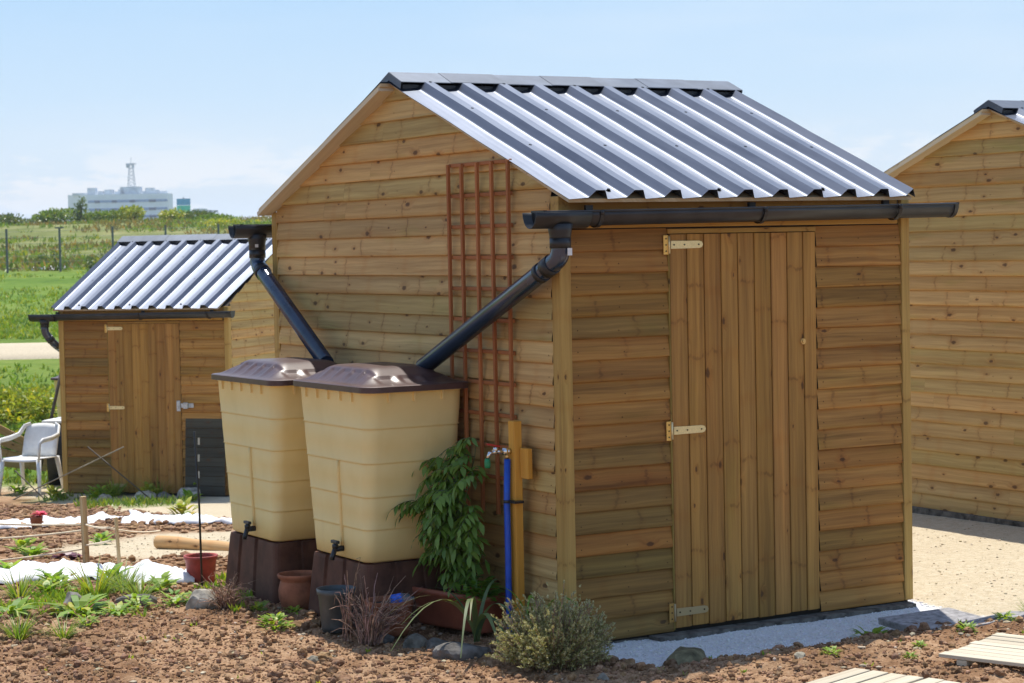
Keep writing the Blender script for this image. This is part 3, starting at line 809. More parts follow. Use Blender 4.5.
# ------------------------------------------------------------------ rain water tanks on their stands
def tank_lid():
    hx, hy = .318, .482
    n = 160; rows = 46
    outline = []
    base = rrect(hx, hy, .085, 10)
    # resample the outline evenly by angle so that radial rows stay smooth
    pts = [Vector((x, y)) for x, y in base]; L = [0]
    for i in range(len(pts)): L.append(L[-1]+(pts[(i+1) % len(pts)]-pts[i]).length)
    for k in range(n):
        q = L[-1]*k/n; i = max(j for j in range(len(pts)) if L[j] <= q+1e-9); f = (q-L[i])/max(1e-9, L[i+1]-L[i])
        outline.append(pts[i].lerp(pts[(i+1) % len(pts)], f))
    slots = []
    for sy in (-1, 1):
        for c in (-.145, 0.0, .145): slots.append((c, sy*.40, 0))      # short ends: windows
    for sx in (-1, 1):
        for c in (-.27, -.135, 0.0, .135, .27): slots.append((sx*.24, c, 1))
    def hz(x, y, s):
        # dome: flat crown, shoulder, skirt
        z = .090*(1-float(sstep(.46, .99, s)))*(1-.14*s*s) + .028
        for cx, cy, kx in slots:
            if kx: dx, dy = abs(x-cx)/.058, (y-cy)/.050
            else: dx, dy = abs(y-cy)/.060, (x-cx)/.056
            a = (x-cx)*(1 if cx > 0 else -1) if kx else (y-cy)*(1 if cy > 0 else -1)
            inside = float(sstep(1.0, .86, max(dx, abs(dy))))
            # pocket deepest next to the crown, running out towards the rim
            depth = .011*float(np.clip(.5-a/.11, 0, 1))
            z -= inside*depth
        return z
    mb = MB(); ids = []
    for r in range(rows+1):
        s = r/rows
        ring = []
        for p in outline:
            x, y = p.x*s*.985, p.y*s*.985
            ring.append((x, y, hz(x, y, s)))
        ids.append(mb.ring(ring))
    for r in range(rows):
        for k in range(n):
            j = (k+1) % n; mb.poly((ids[r][k], ids[r+1][k], ids[r+1][j], ids[r][j]), None, (1, 1, 1), True)
    e1 = mb.ring([(p.x*1.012, p.y*1.008, .024) for p in outline]); e2 = mb.ring([(p.x*1.012, p.y*1.008, -.006) for p in outline]); e3 = mb.ring([(p.x*.96, p.y*.97, -.006) for p in outline])
    for A, B in ((ids[-1], e1), (e1, e2), (e2, e3)):
        for k in range(n): j = (k+1) % n; mb.poly((A[k], B[k], B[j], A[j]))
    return mb

def make_tank():
    t = empty('water_tank')
    H = .905; mb = MB()
    def ring(z, hx, hy, r): return [(x, y, z) for x, y in rrect(hx, hy, r, 7)]
    def dims(z): 
        f = z/H; return .262+(.297-.262)*f, .330+(.443-.330)*f, .055+.03*f
    rings = [ring(0, .246, .312, .05)]; zs = [0, .175, .350, .530, .715, H]
    for i in range(5):
        a, b = zs[i], zs[i+1]
        x0, y0, r0 = dims(a); x1, y1, r1 = dims(b)
        k = .0075
        rings += [ring(a+.010, x0, y0, r0), ring((a+b)/2, (x0+x1)/2, (y0+y1)/2, (r0+r1)/2), ring(b-.006, x1-.002, y1-.002, r1)]
        if i < 4: rings += [ring(b, x1-.005, y1-.005, r1), ring(b+.004, x1+.0035, y1+.0035, r1)]
    rings += [ring(H-.002, .297, .443, .085), ring(H+.004, .303, .458, .085), ring(H+.018, .303, .458, .085)]
    mb.loft(rings, True, True, False)
    # gussets under the rim
    for y in (-.27, -.13, .02, .16, .30):
        for sx in (-1, 1): mb.box((sx*.297, y, H-.022), (.022, .010, .05))
    for x in (-.17, -.02, .15):
        for sy in (-1, 1): mb.box((x, sy*.443, H-.022), (.010, .022, .05))
    body = mb.build('tank_body', M['tank'], t)
    # moulded gauge rib down the side to the tap
    mb = MB()
    for a, b in ((.07, .53),):
        n = 8; pa = []
        for q in range(n+1):
            z = a+(b-a)*q/n; x, y, r = dims(z); pa.append((-x-.002, -.05, z))
        mb.tube(pa, .011, 8)
    mb.build('gauge_rib', M['tank'], body)
    lid = tank_lid().build('lid', M['lid'], t); lid.location = (0, 0, H+.012)
    mb = MB(); x = -.266
    mb.tube([(x+.01, -.05, .055), (x-.055, -.05, .052)], [.017, .015], 12)
    mb.tube([(x-.048, -.05, .052), (x-.062, -.05, .015), (x-.066, -.05, -.005)], [.014, .013, .013], 12)
    mb.lathe((x-.045, -.05, .0), [(.016, .052), (.018, .075), (.012, .082)], 12, cap1=True)
    tap = mb.build('tap', M['black'], t)
    mb = MB(); mb.box((x-.045, -.05, .092), (.022, .075, .018)); mb.build('tap_handle', M['black'], tap, bevel=.005, seg=2)
    return t

def make_stand():
    H = .345; mb = MB()
    def ring(z, hx, hy):
        pts = []
        def side(a, b, nrm, grooves):
            for g in range(len(a)): pass
        base = rrect(hx, hy, .035, 3)
        # insert upright flutes on the four sides
        out = []
        for i in range(len(base)):
            p, q = Vector(base[i]), Vector(base[(i+1) % len(base)]); out.append(p)
            d = q-p
            if d.length > .2:
                nn = Vector((d.y, -d.x)).normalized()
                for c in (.26, .62):
                    for dt, off in ((-.040, 0), (-.028, -.014), (.028, -.014), (.040, 0)): out.append(p+d*(c+dt)+nn*off)
        return [(v.x, v.y, z) for v in out]
    rings = [ring(0, .296, .380), ring(.015, .295, .378), ring(H-.02, .268, .346), ring(H, .263, .341)]
    mb.loft(rings, True, True, True, smooth=False)
    mb.box((0, 0, H+.004), (.43, .62, .008))
    return mb

for i, (x, y, z, a, lb, ls) in enumerate((
        (-.362, 1.305, 0, 0, 'sand coloured plastic rain tank nearest the leafy climber, fed by the front downpipe', 'dark brown ribbed stand behind the grey pot and dead stalks'),
        (-.372, 2.465, -.015, 0, 'sand coloured plastic rain tank behind the other large tank, fed by the rear downpipe', 'dark brown ribbed stand beside the round terracotta pot and red bucket'),
        (*uv2xy(-5.92, 29.2), -.97, R(-48), 'small far away sand coloured rain tank half hidden behind the distant shed', 'brown stand below the far away rain tank behind the distant shed'))):
    s_ = make_stand().build('tank_stand', M['stand'], bevel=0); tag(s_, ls, 'stand', 'stands under the rain tanks'); s_.location = (x, y, z); s_.rotation_euler.z = a
    if i == 0: t0 = t_ = make_tank()
    else: t_ = copy_tree(t0)
    t_.location = (x, y, z+.352); t_.rotation_euler.z = a
    tag(t_, lb, 'water tank', 'rain tanks on brown stands')

# ------------------------------------------------------------------ trellis, tap post, hose
tr = empty('trellis', (-.030, .74, .62), label='red brown wooden trellis screwed to the gable of the nearest shed', cat='trellis')
ys = [.316, .170, .004, -.153, -.318]
for k, yy in enumerate(ys):
    mb = MB(); mb.box((-.012, yy, .915), (.018, .020, 1.85), Matrix.Rotation(R(random.uniform(-.25, .25)), 3, 'X'), tint=(random.uniform(.85, 1.15),)*3); mb.build('trellis_upright', M['trellis'], tr, bevel=.002)
for k in range(11):
    z = 1.835-k*.1655
    if z < .1: continue
    mb = MB(); mb.box((.004, 0, z), (.012, .66, .020), tint=(random.uniform(.85, 1.15),)*3); mb.build('trellis_crossbar', M['trellis'], tr, bevel=.002)

tp = empty('tap_post', (-.085, .325, 0), label='orange stained post carrying the brass garden tap by the shed corner', cat='post')
mb = MB(); mb.box((0, 0, .475), (.045, .062, 1.29)); mb.build('post', M['orange_post'], tp, bevel=.003)
mb = MB(); mb.box((.020, -.075, .905), (.030, .075, .155)); mb.build('side_block', M['orange_post'], tp, bevel=.003)
gt = empty('garden_tap', (-.128, .335, .965), label='chrome garden tap with red lever and green hose fitting on the orange post', cat='tap')
mb = MB(); mb.tube([(.02, 0, 0), (-.005, 0, 0)], .014, 12); mb.tube([(-.005, 0, 0), (-.085, .0, .003)], [.0095, .012], 12); mb.tube([(-.075, 0, .0), (-.105, 0, -.004), (-.115, 0, -.030)], [.011, .010, .010], 12); mb.lathe((-.068, 0, .0), [(.013, .0), (.013, .022), (.006, .03)], 12, cap1=True)
mb.lathe((-.010, -.0, -.018), [(.017, .0), (.017, .036)], 12, cap1=True)
mb.build('tap_body', M['chrome'], gt)
mb = MB(); mb.box((-.080, 0, .036), (.075, .016, .007), Matrix.Rotation(R(12), 3, 'Y')); mb.build('lever', M['redpaint'], gt, bevel=.002)
mb = MB(); mb.lathe((-.117, 0, -.078), [(.013, 0), (.016, .015), (.016, .035), (.012, .048)], 12, cap1=True); mb.build('hose_fitting', M['greenplastic'], gt)
mb = MB(); mb.tube([(0, 0, -.012), (0, 0, -.04)], .010, 12); mb.build('inlet_elbow', M['brass'], gt)
hs = empty('hose', (-.133, .335, .2), label='upright blue water hose clipped to the orange tap post', cat='hose')
mb = MB(); mb.tube([(.005, 0, .725), (0, .003, .5), (-.003, -.004, .25), (.0, .004, 0), (.003, .0, -.20)], .0165, 14); mb.build('pipe', M['bluehose'], hs)
mb = MB(); mb.tube([(0, 0, .50), (0, 0, .515)], .0195, 14); mb.box((.03, -.03, .507), (.055, .085, .012)); mb.build('clip', M['black'], hs)

# ------------------------------------------------------------------ pots by the tanks
def pot(name, loc, prof, mat, label, soil=None, rim=None, cat='pot', rz=0):
    p = empty(name, loc, rz, label=label, cat=cat)
    mb = MB(); ro, h = prof[-1]
    th = .010
    full = prof + [(ro-th, h), (ro-th*1.3, h-.02)] + ([(ro-th*1.6, h-soil)] if soil else [(max(.02, prof[0][0]-th), .012)])
    mb.lathe((0, 0, 0), full, 36, cap0=True, cap1=True); mb.build('pot_wall', mat, p)
    if soil:
        mb = MB(); mb.lathe((0, 0, 0), [(ro-th*1.5, h-soil+.004), (.03, h-soil+.012)], 24, cap0=False, cap1=True); mb.build('soil', M['potsoil'], p)
    return p
pot('terracotta_pot', (-.615, 1.860, -.01), [(.080, 0), (.100, .02), (.117, .07), (.118, .115), (.107, .158), (.102, .170), (.118, .182), (.122, .197), (.119, .203)], M['terracotta'], 'round bellied terracotta pot standing between the two brown tank stands', soil=.05)
pot('plastic_pot', (-.79, 1.01, .012), [(.076, 0), (.082, .03), (.097, .195), (.103, .197), (.105, .226)], M['greypot'], 'dark grey plastic plant pot in front of the nearer tank stand', soil=.06)
pot('clay_pot', (-.600, .775, .01), [(.095, 0), (.105, .03), (.122, .15), (.128, .152), (.129, .180)], M['terracotta'], 'squat brown clay pot behind the dead stalks', soil=.03)
jar = empty('glass_bottle', (-.555, .735, .185), label='crumpled clear plastic bottle with blue label lying on the clay pot', cat='bottle')
def glassmat():
    m, nt, bs, out = newmat('clear_plastic'); bs.inputs['Base Color'].default_value = (.85, .9, .92, 1); bs.inputs['Roughness'].default_value = .12; bs.inputs['Transmission Weight'].default_value = .9; bs.inputs['IOR'].default_value = 1.3; return m
M['clear'] = glassmat()
mb = MB(); mb.tube([(-.055, 0, .0), (-.05, 0, 0), (.01, 0, .004), (.045, 0, .002), (.06, .0, .0), (.075, 0, 0)], [.026, .034, .034, .030, .014, .014], 16); mb.build('bottle_body', M['clear'], jar)
mb = MB(); mb.tube([(-.045, 0, .0), (.012, 0, .004)], .0352, 16, cap=False); mb.build('bottle_label', M['bluelabel'], jar)
jar.rotation_euler = (0, R(-6), R(-32))

tg = empty('planter_trough', (-.215, .765, .015), R(13), label='long terracotta coloured plastic planter trough below the leafy climber', cat='planter')
mb = MB(); rings = []
for z, hx, hy in ((0, .085, .31), (.015, .090, .316), (.165, .105, .345), (.168, .112, .356), (.195, .114, .358), (.197, .100, .344), (.15, .095, .336)):
    rings.append([(x, y, z) for x, y in rrect(hx, hy, min(.075, hx*.75), 7)])
mb.loft(rings, True, True, True); mb.build('trough_body', M['trough'], tg)
mb = MB(); mb.loft([[(x, y, .155) for x, y in rrect(.096, .335, .07, 6)], [(x*.3, y*.3, .168) for x, y in rrect(.096, .335, .07, 6)]], True, False, True); mb.build('soil', M['potsoil'], tg)

# leafy climber in the trough
def climber():
    root = empty('climbing_plant', (-.215, .70, .17), label='dark green leafy climber with pointed leaflets growing up beside the nearer tank', cat='plant')
    st = MB(); lv = Leaves()
    arms = [((-.02, .12, .80), 1), ((.02, .00, .84), 1), ((-.06, .14, .66), 1), ((-.10, .06, .52), 1), ((-.12, .20, .50), 1), ((-.04, -.10, .66), 1), ((.03, .10, .78), 1), ((-.08, .00, .70), 1), ((-.02, -.14, .48), 1), ((-.07, .22, .72), 1), ((-.12, -.02, .58), 1)]
    for (ax, ay, az), s_ in arms:
        a = Vector((random.uniform(-.03, .03), random.uniform(-.1, .1), 0)); e = Vector((ax+.02, ay-.05, az)); pts = []
        n = 9
        for k in range(n+1):
            t = k/n; q = a.lerp(e, t)+Vector((.03*math.sin(t*7+az*9), .03*math.sin(t*5+ay*8), 0)); pts.append(q)
        st.tube(pts, [.006-.004*k/n for k in range(n+1)], 6)
        for k in range(2, n+1):
            for rep in range(3 if k > 3 else 1):
                p = pts[k]; d = Vector((random.uniform(-1.0, .1), random.uniform(-.9, .9), random.uniform(-.1, .5))).normalized()
                L = random.uniform(.10, .19); nl = random.randint(3, 5)
                mid = []
                for j in range(nl+1):
                    t = j/nl; mid.append(p+d*(L*t)+Vector((0, 0, -.55*L*t*t)))
                st.tube(mid, .0018, 4, cap=False)
                dep = random.random()
                for j in range(1, nl+1):
                    q = mid[j]; dd = (mid[j]-mid[j-1]).normalized(); side = dd.cross(Vector((0, 0, 1))).normalized()
                    for sg in ((-1, 1) if j < nl else (0,)):
                        ld = (dd*.55+side*sg*.9+Vector((0, 0, -.35+random.uniform(-.15, .1)))).normalized() if sg else (dd+Vector((0, 0, -.3))).normalized()
                        lv.add(q, ld, Vector((random.uniform(-.5, .1), random.uniform(-.3, .3), 1)), random.uniform(.045, .085), random.uniform(.018, .034), .3, (dep*.6+random.random()*.4, max(0, random.gauss(-.1, .18)), 0))
    st.build('vine_stem', M['stem'], root); lv.build('foliage', M['leaf_dark'], root)
climber()
def herb(name, loc, label, cat, n, spread, h, L, Wd, mat, seed, shape=(.3, 1, .8, .05), droop=.35, group=None, upright=.5):
    random.seed(seed); lv = Leaves()
    for k in range(n):
        a = random.uniform(0, 2*PI); r = spread*math.sqrt(random.random()); z = h*random.random()*(1-.5*(r/spread))
        d = Vector((math.cos(a), math.sin(a), upright*random.uniform(.3, 1.6)))
        lv.add((r*math.cos(a)*.7, r*math.sin(a)*.7, z), d, (0, 0, 1), L*random.uniform(.6, 1.2), Wd*random.uniform(.7, 1.2), droop*random.uniform(.4, 1.4), None, shape)
    o = lv.build(name, mat); o.location = loc; return tag(o, label, cat, group)
herb('trough_seedlings', (-.22, .50, .19), 'low green leafy plant at the near end of the terracotta trough', 'plant', 150, .15, .13, .065, .030, M['leaf_mid'], 21)
def straps(name, loc, label, blades, mat=None, seed=1):
    random.seed(seed); root = empty(name, loc, label=label, cat='plant'); lv = MB()
    for (dx, dy, L, wd, arch) in blades:
        dirv = Vector((dx, dy, 0)).normalized(); pts = []; n = 12
        side = dirv.cross(Vector((0, 0, 1)))
        A = []; B = []
        for k in range(n+1):
            t = k/n; out = L*(.25*t+.55*t*t*arch); up = L*(.95*t-.80*arch*t*t*t)
            c = dirv*out+Vector((0, 0, up)); w = wd*(1-.85*t**2.2)
            A.append(c-side*w/2+Vector((0, 0, .15*w))); B.append(c+side*w/2)
        i0 = len(lv.v); lv.v += [tuple(p) for p in A]+[tuple(p) for p in B]; tt = (random.random(), max(0, random.gauss(0, .3)), 0)
        for k in range(n): lv.poly((i0+k, i0+k+1, i0+n+1+k+1, i0+n+1+k), None, tt, True)
    lv.build('strap_leaf_tuft', mat or M['leaf_strap'], root)
straps('iris_plant', (-.385, .235, .025), 'strap leaved plant arching over the near end of the terracotta trough', [(-.9, -.2, 0.65, 0.028, 1.12), (-.6, -.8, 0.69, 0.028, 1.12), (-.3, .5, 0.55, 0.023, 0.7), (-.95, .4, 0.65, 0.025, 1.1), (.1, -.9, 0.49, 0.025, 0.8), (-.4, -.6, 0.59, 0.025, 0.8), (.3, .2, 0.55, 0.021, 0.6), (-.8, .1, 0.54, 0.021, 0.9), (-.2, -.9, 0.45, 0.034, 1.12), (.0, -.7, 0.39, 0.034, 1.12)], seed=4)
straps('iris_plant', (-.125, .085, .02), 'green strap leaves curling against the corner post behind the grey shrub', [(.1, -.9, .62, .022, .95), (-.3, -.4, .66, .022, .9), (.05, -.8, .56, .02, 1.05), (-.7, .1, .55, .02, .8), (-.3, .6, .56, .018, .7), (-.8, -.5, .5, .018, .9)], M['leaf_mid'], seed=5)

# grey green thyme bush
def thyme():
    random.seed(31)
    root = empty('thyme_bush', (-.335, -.43, .015), label='rounded grey green thyme bush in front of the shed corner', cat='bush')
    st = MB(); lv = Leaves(); tp_ = Leaves()
    for k in range(1150):
        a = random.uniform(0, 2*PI); e = math.acos(random.uniform(.02, 1)); rr = random.uniform(.72, 1.05)*(1+.11*math.sin(a*3+1)+.09*math.sin(a*7+e*5)+.06*math.sin(a*13-e*9))
        tip = Vector((.285*rr*math.sin(e)*math.cos(a), .285*rr*math.sin(e)*math.sin(a), .30*rr*math.cos(e)**.8+.02))
        b = Vector((tip.x*.12, tip.y*.12, 0)); c = Vector((tip.x*.62, tip.y*.62, tip.z*.40))
        pts = [b*(1-t)**2+c*2*t*(1-t)+tip*t*t for t in (0, .35, .65, .85, 1)]
        if k % 2 == 0: st.tube(pts[1:], .0016, 3, cap=False)
        dd = (pts[-1]-pts[-3]).normalized(); shade = random.random()
        for j in range(15):
            t = random.uniform(.35, 1.0); q = b*(1-t)**2+c*2*t*(1-t)+tip*t*t
            d = (dd*.6+rdir(.2)).normalized(); sd = d.cross(rdir()).normalized()
            lv.quad(q, d, sd, random.uniform(.014, .024), random.uniform(.005, .008), (shade*.7+random.random()*.3, max(0, random.gauss(-.05, .15)), 0))
        for j in range(8):
            d = (dd+rdir()*.7).normalized(); tp_.quad(tip-dd*random.uniform(0, .02), d, d.cross(rdir()).normalized(), random.uniform(.008, .014), random.uniform(.006, .010), (random.random(), 0, 0))
    st.build('stems', M['dry'], root); lv.build('foliage', M['thyme'], root); tp_.build('pale_shoot_tips', M['thyme_tip'], root)
thyme()

def deadstalks(loc, label, n, spread, h, seed, lean=(0, 0), name='dead_plant'):
    random.seed(seed); mb = MB()
    for k in range(n):
        a = random.uniform(0, 2*PI); r = spread*.35*random.random(); L = h*random.uniform(.45, 1.1); o = random.uniform(.2, 1.0)*spread
        p0 = Vector((r*math.cos(a), r*math.sin(a), 0)); d = Vector((math.cos(a)*o+lean[0], math.sin(a)*o+lean[1], 0))
        arch = random.uniform(.0, 1.0)
        pts = [p0+d*(t*.4+t*t*.75)+Vector((random.gauss(0, .006), random.gauss(0, .006), L*(t*1.25-arch*.85*t*t*t))) for t in (0, .2, .4, .6, .8, 1)]
        tt = random.uniform(.6, 1.5)
        mb.tube(pts, [.0035, .003, .0026, .0022, .0018, .001], 4, cap=False, tint=(tt, tt*random.uniform(.85, 1), tt*random.uniform(.8, 1.05)))
        if random.random() < .4:
            for j in range(4):
                q = pts[random.randint(2, 5)]; e = q+rdir(.2)*random.uniform(.02, .06); mb.tube([q, e], [.0016, .0008], 3, cap=False, tint=(tt, tt, tt))
    o = mb.build(name, M['dry']); o.location = loc; return tag(o, label, 'dead plant')
deadstalks((-.80, .60, .01), 'tangle of dry red brown stalks in front of the clay pot', 120, .17, .27, 41, (.05, .02))
deadstalks((-.86, .74, .01), 'few tall dead stems rising beside the grey plastic pot', 16, .06, .40, 43)
deadstalks((-.97, 2.06, 0), 'dry twiggy clump beside the pale stone left of the tank stand', 90, .15, .17, 42)

# ------------------------------------------------------------------ slabs, duckboards
def slab(loc, rz, sx, sy, h, tilt, label, seed):
    mb = MB(); rg = random.Random(seed); n = 7
    out = [(-sx/2, -sy/2), (sx/2, -sy/2), (sx/2, sy/2), (-sx/2, sy/2)]; pts = []
    for i in range(4):
        a, b = Vector(out[i]), Vector(out[(i+1) % 4])
        for k in range(n): p = a.lerp(b, k/n); pts.append((p.x+rg.uniform(-.006, .006), p.y+rg.uniform(-.006, .006)))
    mb.loft([[(x, y, 0) for x, y in pts], [(x*1.01, y*1.01, h-.006) for x, y in pts], [(x, y, h) for x, y in pts]], True, True, True, smooth=False)
    o = mb.build('paving_slab', M['slab']); o.location = loc; o.rotation_euler = (tilt[0], tilt[1], rz)
    return tag(o, label, 'paving slab')
slab((1.82, -.70, .006), R(-4), .46, .36, .035, (R(1.5), R(-1)), 'grey paving slab lying on the white gravel by the right corner post', 3)
slab((1.93, -.95, .020), R(6), .60, .15, .035, (R(-4), R(-2)), 'narrow grey slab strip edging the soil in front of the larger slab', 5)
def duckboard(corner, along, across, nsl, gap, label, seed):
    random.seed(seed); z = corner[2]
    root = empty('duckboard', corner, label=label, cat='duckboard')
    A = Vector(along); B = Vector(across); L = A.length; wd = B.length
    ang = math.atan2(A.y, A.x); root.rotation_euler.z = ang
    per = wd/nsl; sgn = 1 if A.x*B.y-A.y*B.x > 0 else -1
    for k in range(nsl):
        mb = MB(); mb.box((L/2+random.uniform(-.012, .012), sgn*per*(k+.5), .034+random.uniform(-.002, .002)), (L, per-gap, .018), tint=(random.uniform(.85, 1.1),)*3); mb.build('slat', M['grey_deck'], root, bevel=.002)
    for q in (.12, .5, .88):
        mb = MB(); mb.box((L*q, sgn*wd/2, .012), (.05, wd*.98, .024)); mb.build('bearer', M['grey_deck'], root)
duckboard((1.04, -1.60, .045), (.32, -.85, 0), (.62, .11, 0), 8, .012, 'bleached slatted duckboard on the soil at the right edge', 1)
duckboard((.53, -1.61, .045), (-.85, -.28, 0), (.17, -.80, 0), 9, .012, 'greenish slatted duckboard at the bottom edge, below the door', 2)

# ------------------------------------------------------------------ stones
for k, (x, y, sz, mt, lb) in enumerate((
        (-.60, .50, (.085, .06, .055), 'greystone', 'small grey stone left of the trough foot, under the dry stalks'),
        (-.545, .365, (.085, .07, .055), 'greystone', 'grey stone against the middle of the trough, left of the largest stone'),
        (-.535, .125, (.155, .10, .075), 'greystone', 'largest grey stone leaning on the near end of the trough'),
        (-.66, .70, (.07, .05, .04), 'greystone', 'grey stone under the blue labelled bottle'),
        (-1.09, 2.14, (.105, .09, .115), 'stone', 'blocky pale stone beside the twiggy clump left of the tanks'),
        (.33, -.60, (.200, .11, .070), 'mossy', 'flat mossy boulder sunk in the white gravel left of the door'),
        (3.20, 14.50, (.17, .12, .11), 'stone', 'pale stone in the row before the distant shed, under its door hinges'),
        (3.72, 14.40, (.22, .14, .14), 'stone', 'largest pale stone in the row before the distant shed, near the grey cushion plant'),
        (3.45, 14.55, (.15, .11, .08), 'greystone', 'dark flat stone between two pale ones before the distant shed'),
        (2.76, 14.72, (.13, .10, .09), 'stone', 'leftmost pale stone in the row before the distant shed'),
        (-1.66, 2.70, (.085, .07, .07), 'greystone', 'brown stone hidden among broad leaves in the weedy bed'),
        (-1.30, 2.62, (.13, .08, .06), 'greystone', 'flat brown stone between weeds left of the pale block'),
        (-1.20, .43, (.04, .03, .03), 'stone', 'small pale pebble alone on the bare soil below the grey pot'),
        (-.30, -.80, (.035, .03, .025), 'stone', 'small pale pebble on the soil just below the thyme bush'),
        (.62, -1.10, (.045, .035, .03), 'stone', 'pale pebble on the soil above the bottom duckboard'))):
    rock('stone', (x, y, gz(x, y)-.006), sz, M[mt], lb, 'stone', seed=k+1)

# ------------------------------------------------------------------ weeds and garden plants
def weed(kind, x, y, s, label, seed, z=None):
    z = (gz(x, y) if z is None else z)-.006
    if kind == 'rosette': return herb('broad_leaf_weed', (x, y, z), label, 'weed', int(44), .08*s, .06*s, .095*s, .036*s, M['leaf_light'], seed, (.25, .9, .9, .10), .7, upright=1.0)
    if kind == 'herb': return herb('leafy_weed', (x, y, z), label, 'weed', int(70), .085*s, .09*s, .045*s, .022*s, M['leaf_light'], seed, upright=.8)
    if kind == 'grass': return herb('grass_tuft', (x, y, z), label, 'grass tuft', int(90), .08*s, .01, .20*s, .008*s, M['grass'], seed, (1, .9, .6, .05), .4, upright=1.8)
    if kind == 'light': return herb('young_plant', (x, y, z), label, 'plant', int(30), .06*s, .10*s, .085*s, .045*s, M['leaf_light'], seed, (.3, 1, .8, .08), .4, upright=1.0)
    if kind == 'yellow': 
        return herb('yellow_flower_plant', (x, y, z), label, 'plant', 60, .07*s, .10*s, .05*s, .028*s, M['shrub_yellow'], seed, upright=1.0)
WEEDS = [('grass', -1.79, 3.27, 1.0, 'grass tuft at the left edge, furthest left in the weedy bed'), ('herb', -1.50, 3.45, 1.3, 'leafy weed just below the near white sheet at far left'),
 ('grass', -1.40, 3.05, 1.25, 'big grass clump in the middle of the weedy bed'), ('light', -1.16, 3.45, 1.2, 'young light green plant standing before the near white sheet'), ('grass', -1.20, 3.12, 1.1, 'grass tuft right of the big grass clump'),
 ('rosette', -1.70, 2.46, 1.35, 'largest broad leaved weed in front of the brown stone'), ('rosette', -1.55, 2.28, .9, 'broad leaved weed right of the largest broad leaved one'), ('grass', -2.02, 1.78, .7, 'low grass tuft at the lower left of the weedy bed'),
 ('grass', -2.24, 1.85, .8, 'grass tuft at the lower left corner of the bed'), ('grass', -1.23, 2.76, .95, 'grass tuft behind the flat brown stone'), ('herb', -1.17, 2.35, 1.1, 'leafy weed left of the blocky pale stone'), ('light', -.98, 3.05, 1.1, 'young light green plant at the right end of the near white sheet'),
 ('light', -1.36, 4.0, 1.0, 'young plant poking through the near white sheet'), ('herb', -1.02, 2.42, .9, 'leafy weed behind the pale stone'), ('herb', -1.40, 2.36, 1.1, 'leafy weed between two brown stones'), ('rosette', -2.05, 2.62, 1.1, 'broad leaved weed at the left edge of the bed'),
 ('herb', -1.80, 2.05, .9, 'leafy weed below the largest broad leaved one'), ('light', -1.62, 3.30, .9, 'young plant at the left, behind the broad leaves'),
 ('herb', -.99, 1.35, 1.15, 'feathery green weed alone on the soil before the terracotta pot'), ('herb', -.84, 1.93, .7, 'small weed at the foot of the far tank stand'), ('herb', -.72, 1.72, .6, 'tiny weed at the foot of the terracotta pot'), ('herb', -.74, 2.10, .55, 'tiny weed at the corner of the far tank stand'),
 ('herb', .77, -1.14, .6, 'small light green weed on the soil above the bottom duckboard'), ('rosette', 1.47, -.60, .75, 'dark green weed rooted at the edge of the white gravel'), ('herb', 1.25, -1.22, .5, 'small weed between the two duckboards'), ('herb', 2.02, -1.0, .7, 'green weed at the right end of the grey slab'), ('herb', 1.70, -1.06, .65, 'leafy weed touching the bleached duckboard'), ('grass', 2.30, -.92, .6, 'grass tuft at the right edge of the photo'), ('herb', 1.02, -1.42, .45, 'weed growing through the bottom duckboard'), ('herb', 1.66, -1.50, .45, 'weed growing through the bleached duckboard'),
 ('yellow', 2.45, 15.5, 1.9, 'yellow flowering plant before the distant shed, left of the grass clump'), ('herb', 2.87, 15.12, 2.2, 'bright green clump before the distant shed, left of its door'), ('yellow', 3.33, 14.75, 1.8, 'yellow flowering plant in the middle of the stone row'), ('herb', 3.98, 14.75, 2.4, 'dark green cushion plant before the dark panel of the distant shed'),
 ('light', 4.30, 14.55, 2.4, 'light leafy plant right of the green cushion by the distant shed'), ('yellow', 2.10, 10.5, 2.0, 'yellow variegated plant in a dark pot tray, behind the thin black pole'), ('light', 3.6, 14.1, 1.4, 'light leafy plant below the largest pale stone'), ('light', -.62, 6.95, 1.2, 'light green seedling far left under the top string'), ('light', -.73, 6.35, 1.1, 'light green seedling left of the purple one'), ('light', .20, 7.5, 1.0, 'single light seedling beside the tall stake'), ('light', -1.30, 5.05, 1.1, 'light seedling at the left edge by the near sheet'),
 ('herb', 2.2, 16.2, 1.8, 'low green weed under the white chair'), ('grass', 1.9, 16.6, 2.2, 'grass tuft at the left of the white chair'), ('grass', 3.1, 15.3, 1.5, 'pale seeding grass before the left boards of the distant shed'), ('grass', 3.55, 14.95, 1.5, 'grass tuft before the door of the distant shed')]
for k, (kd, x, y, s_, lb) in enumerate(WEEDS): weed(kd, x, y, s_, lb, 100+k)
herb('purple_lettuce', (-.56, 6.07, gz(-.56, 6.07)), 'purple leaved lettuce in the bed behind the strings', 'plant', 60, .10, .05, .08, .05, M['purple'], 77, (.3, 1, 1, .3), .4)

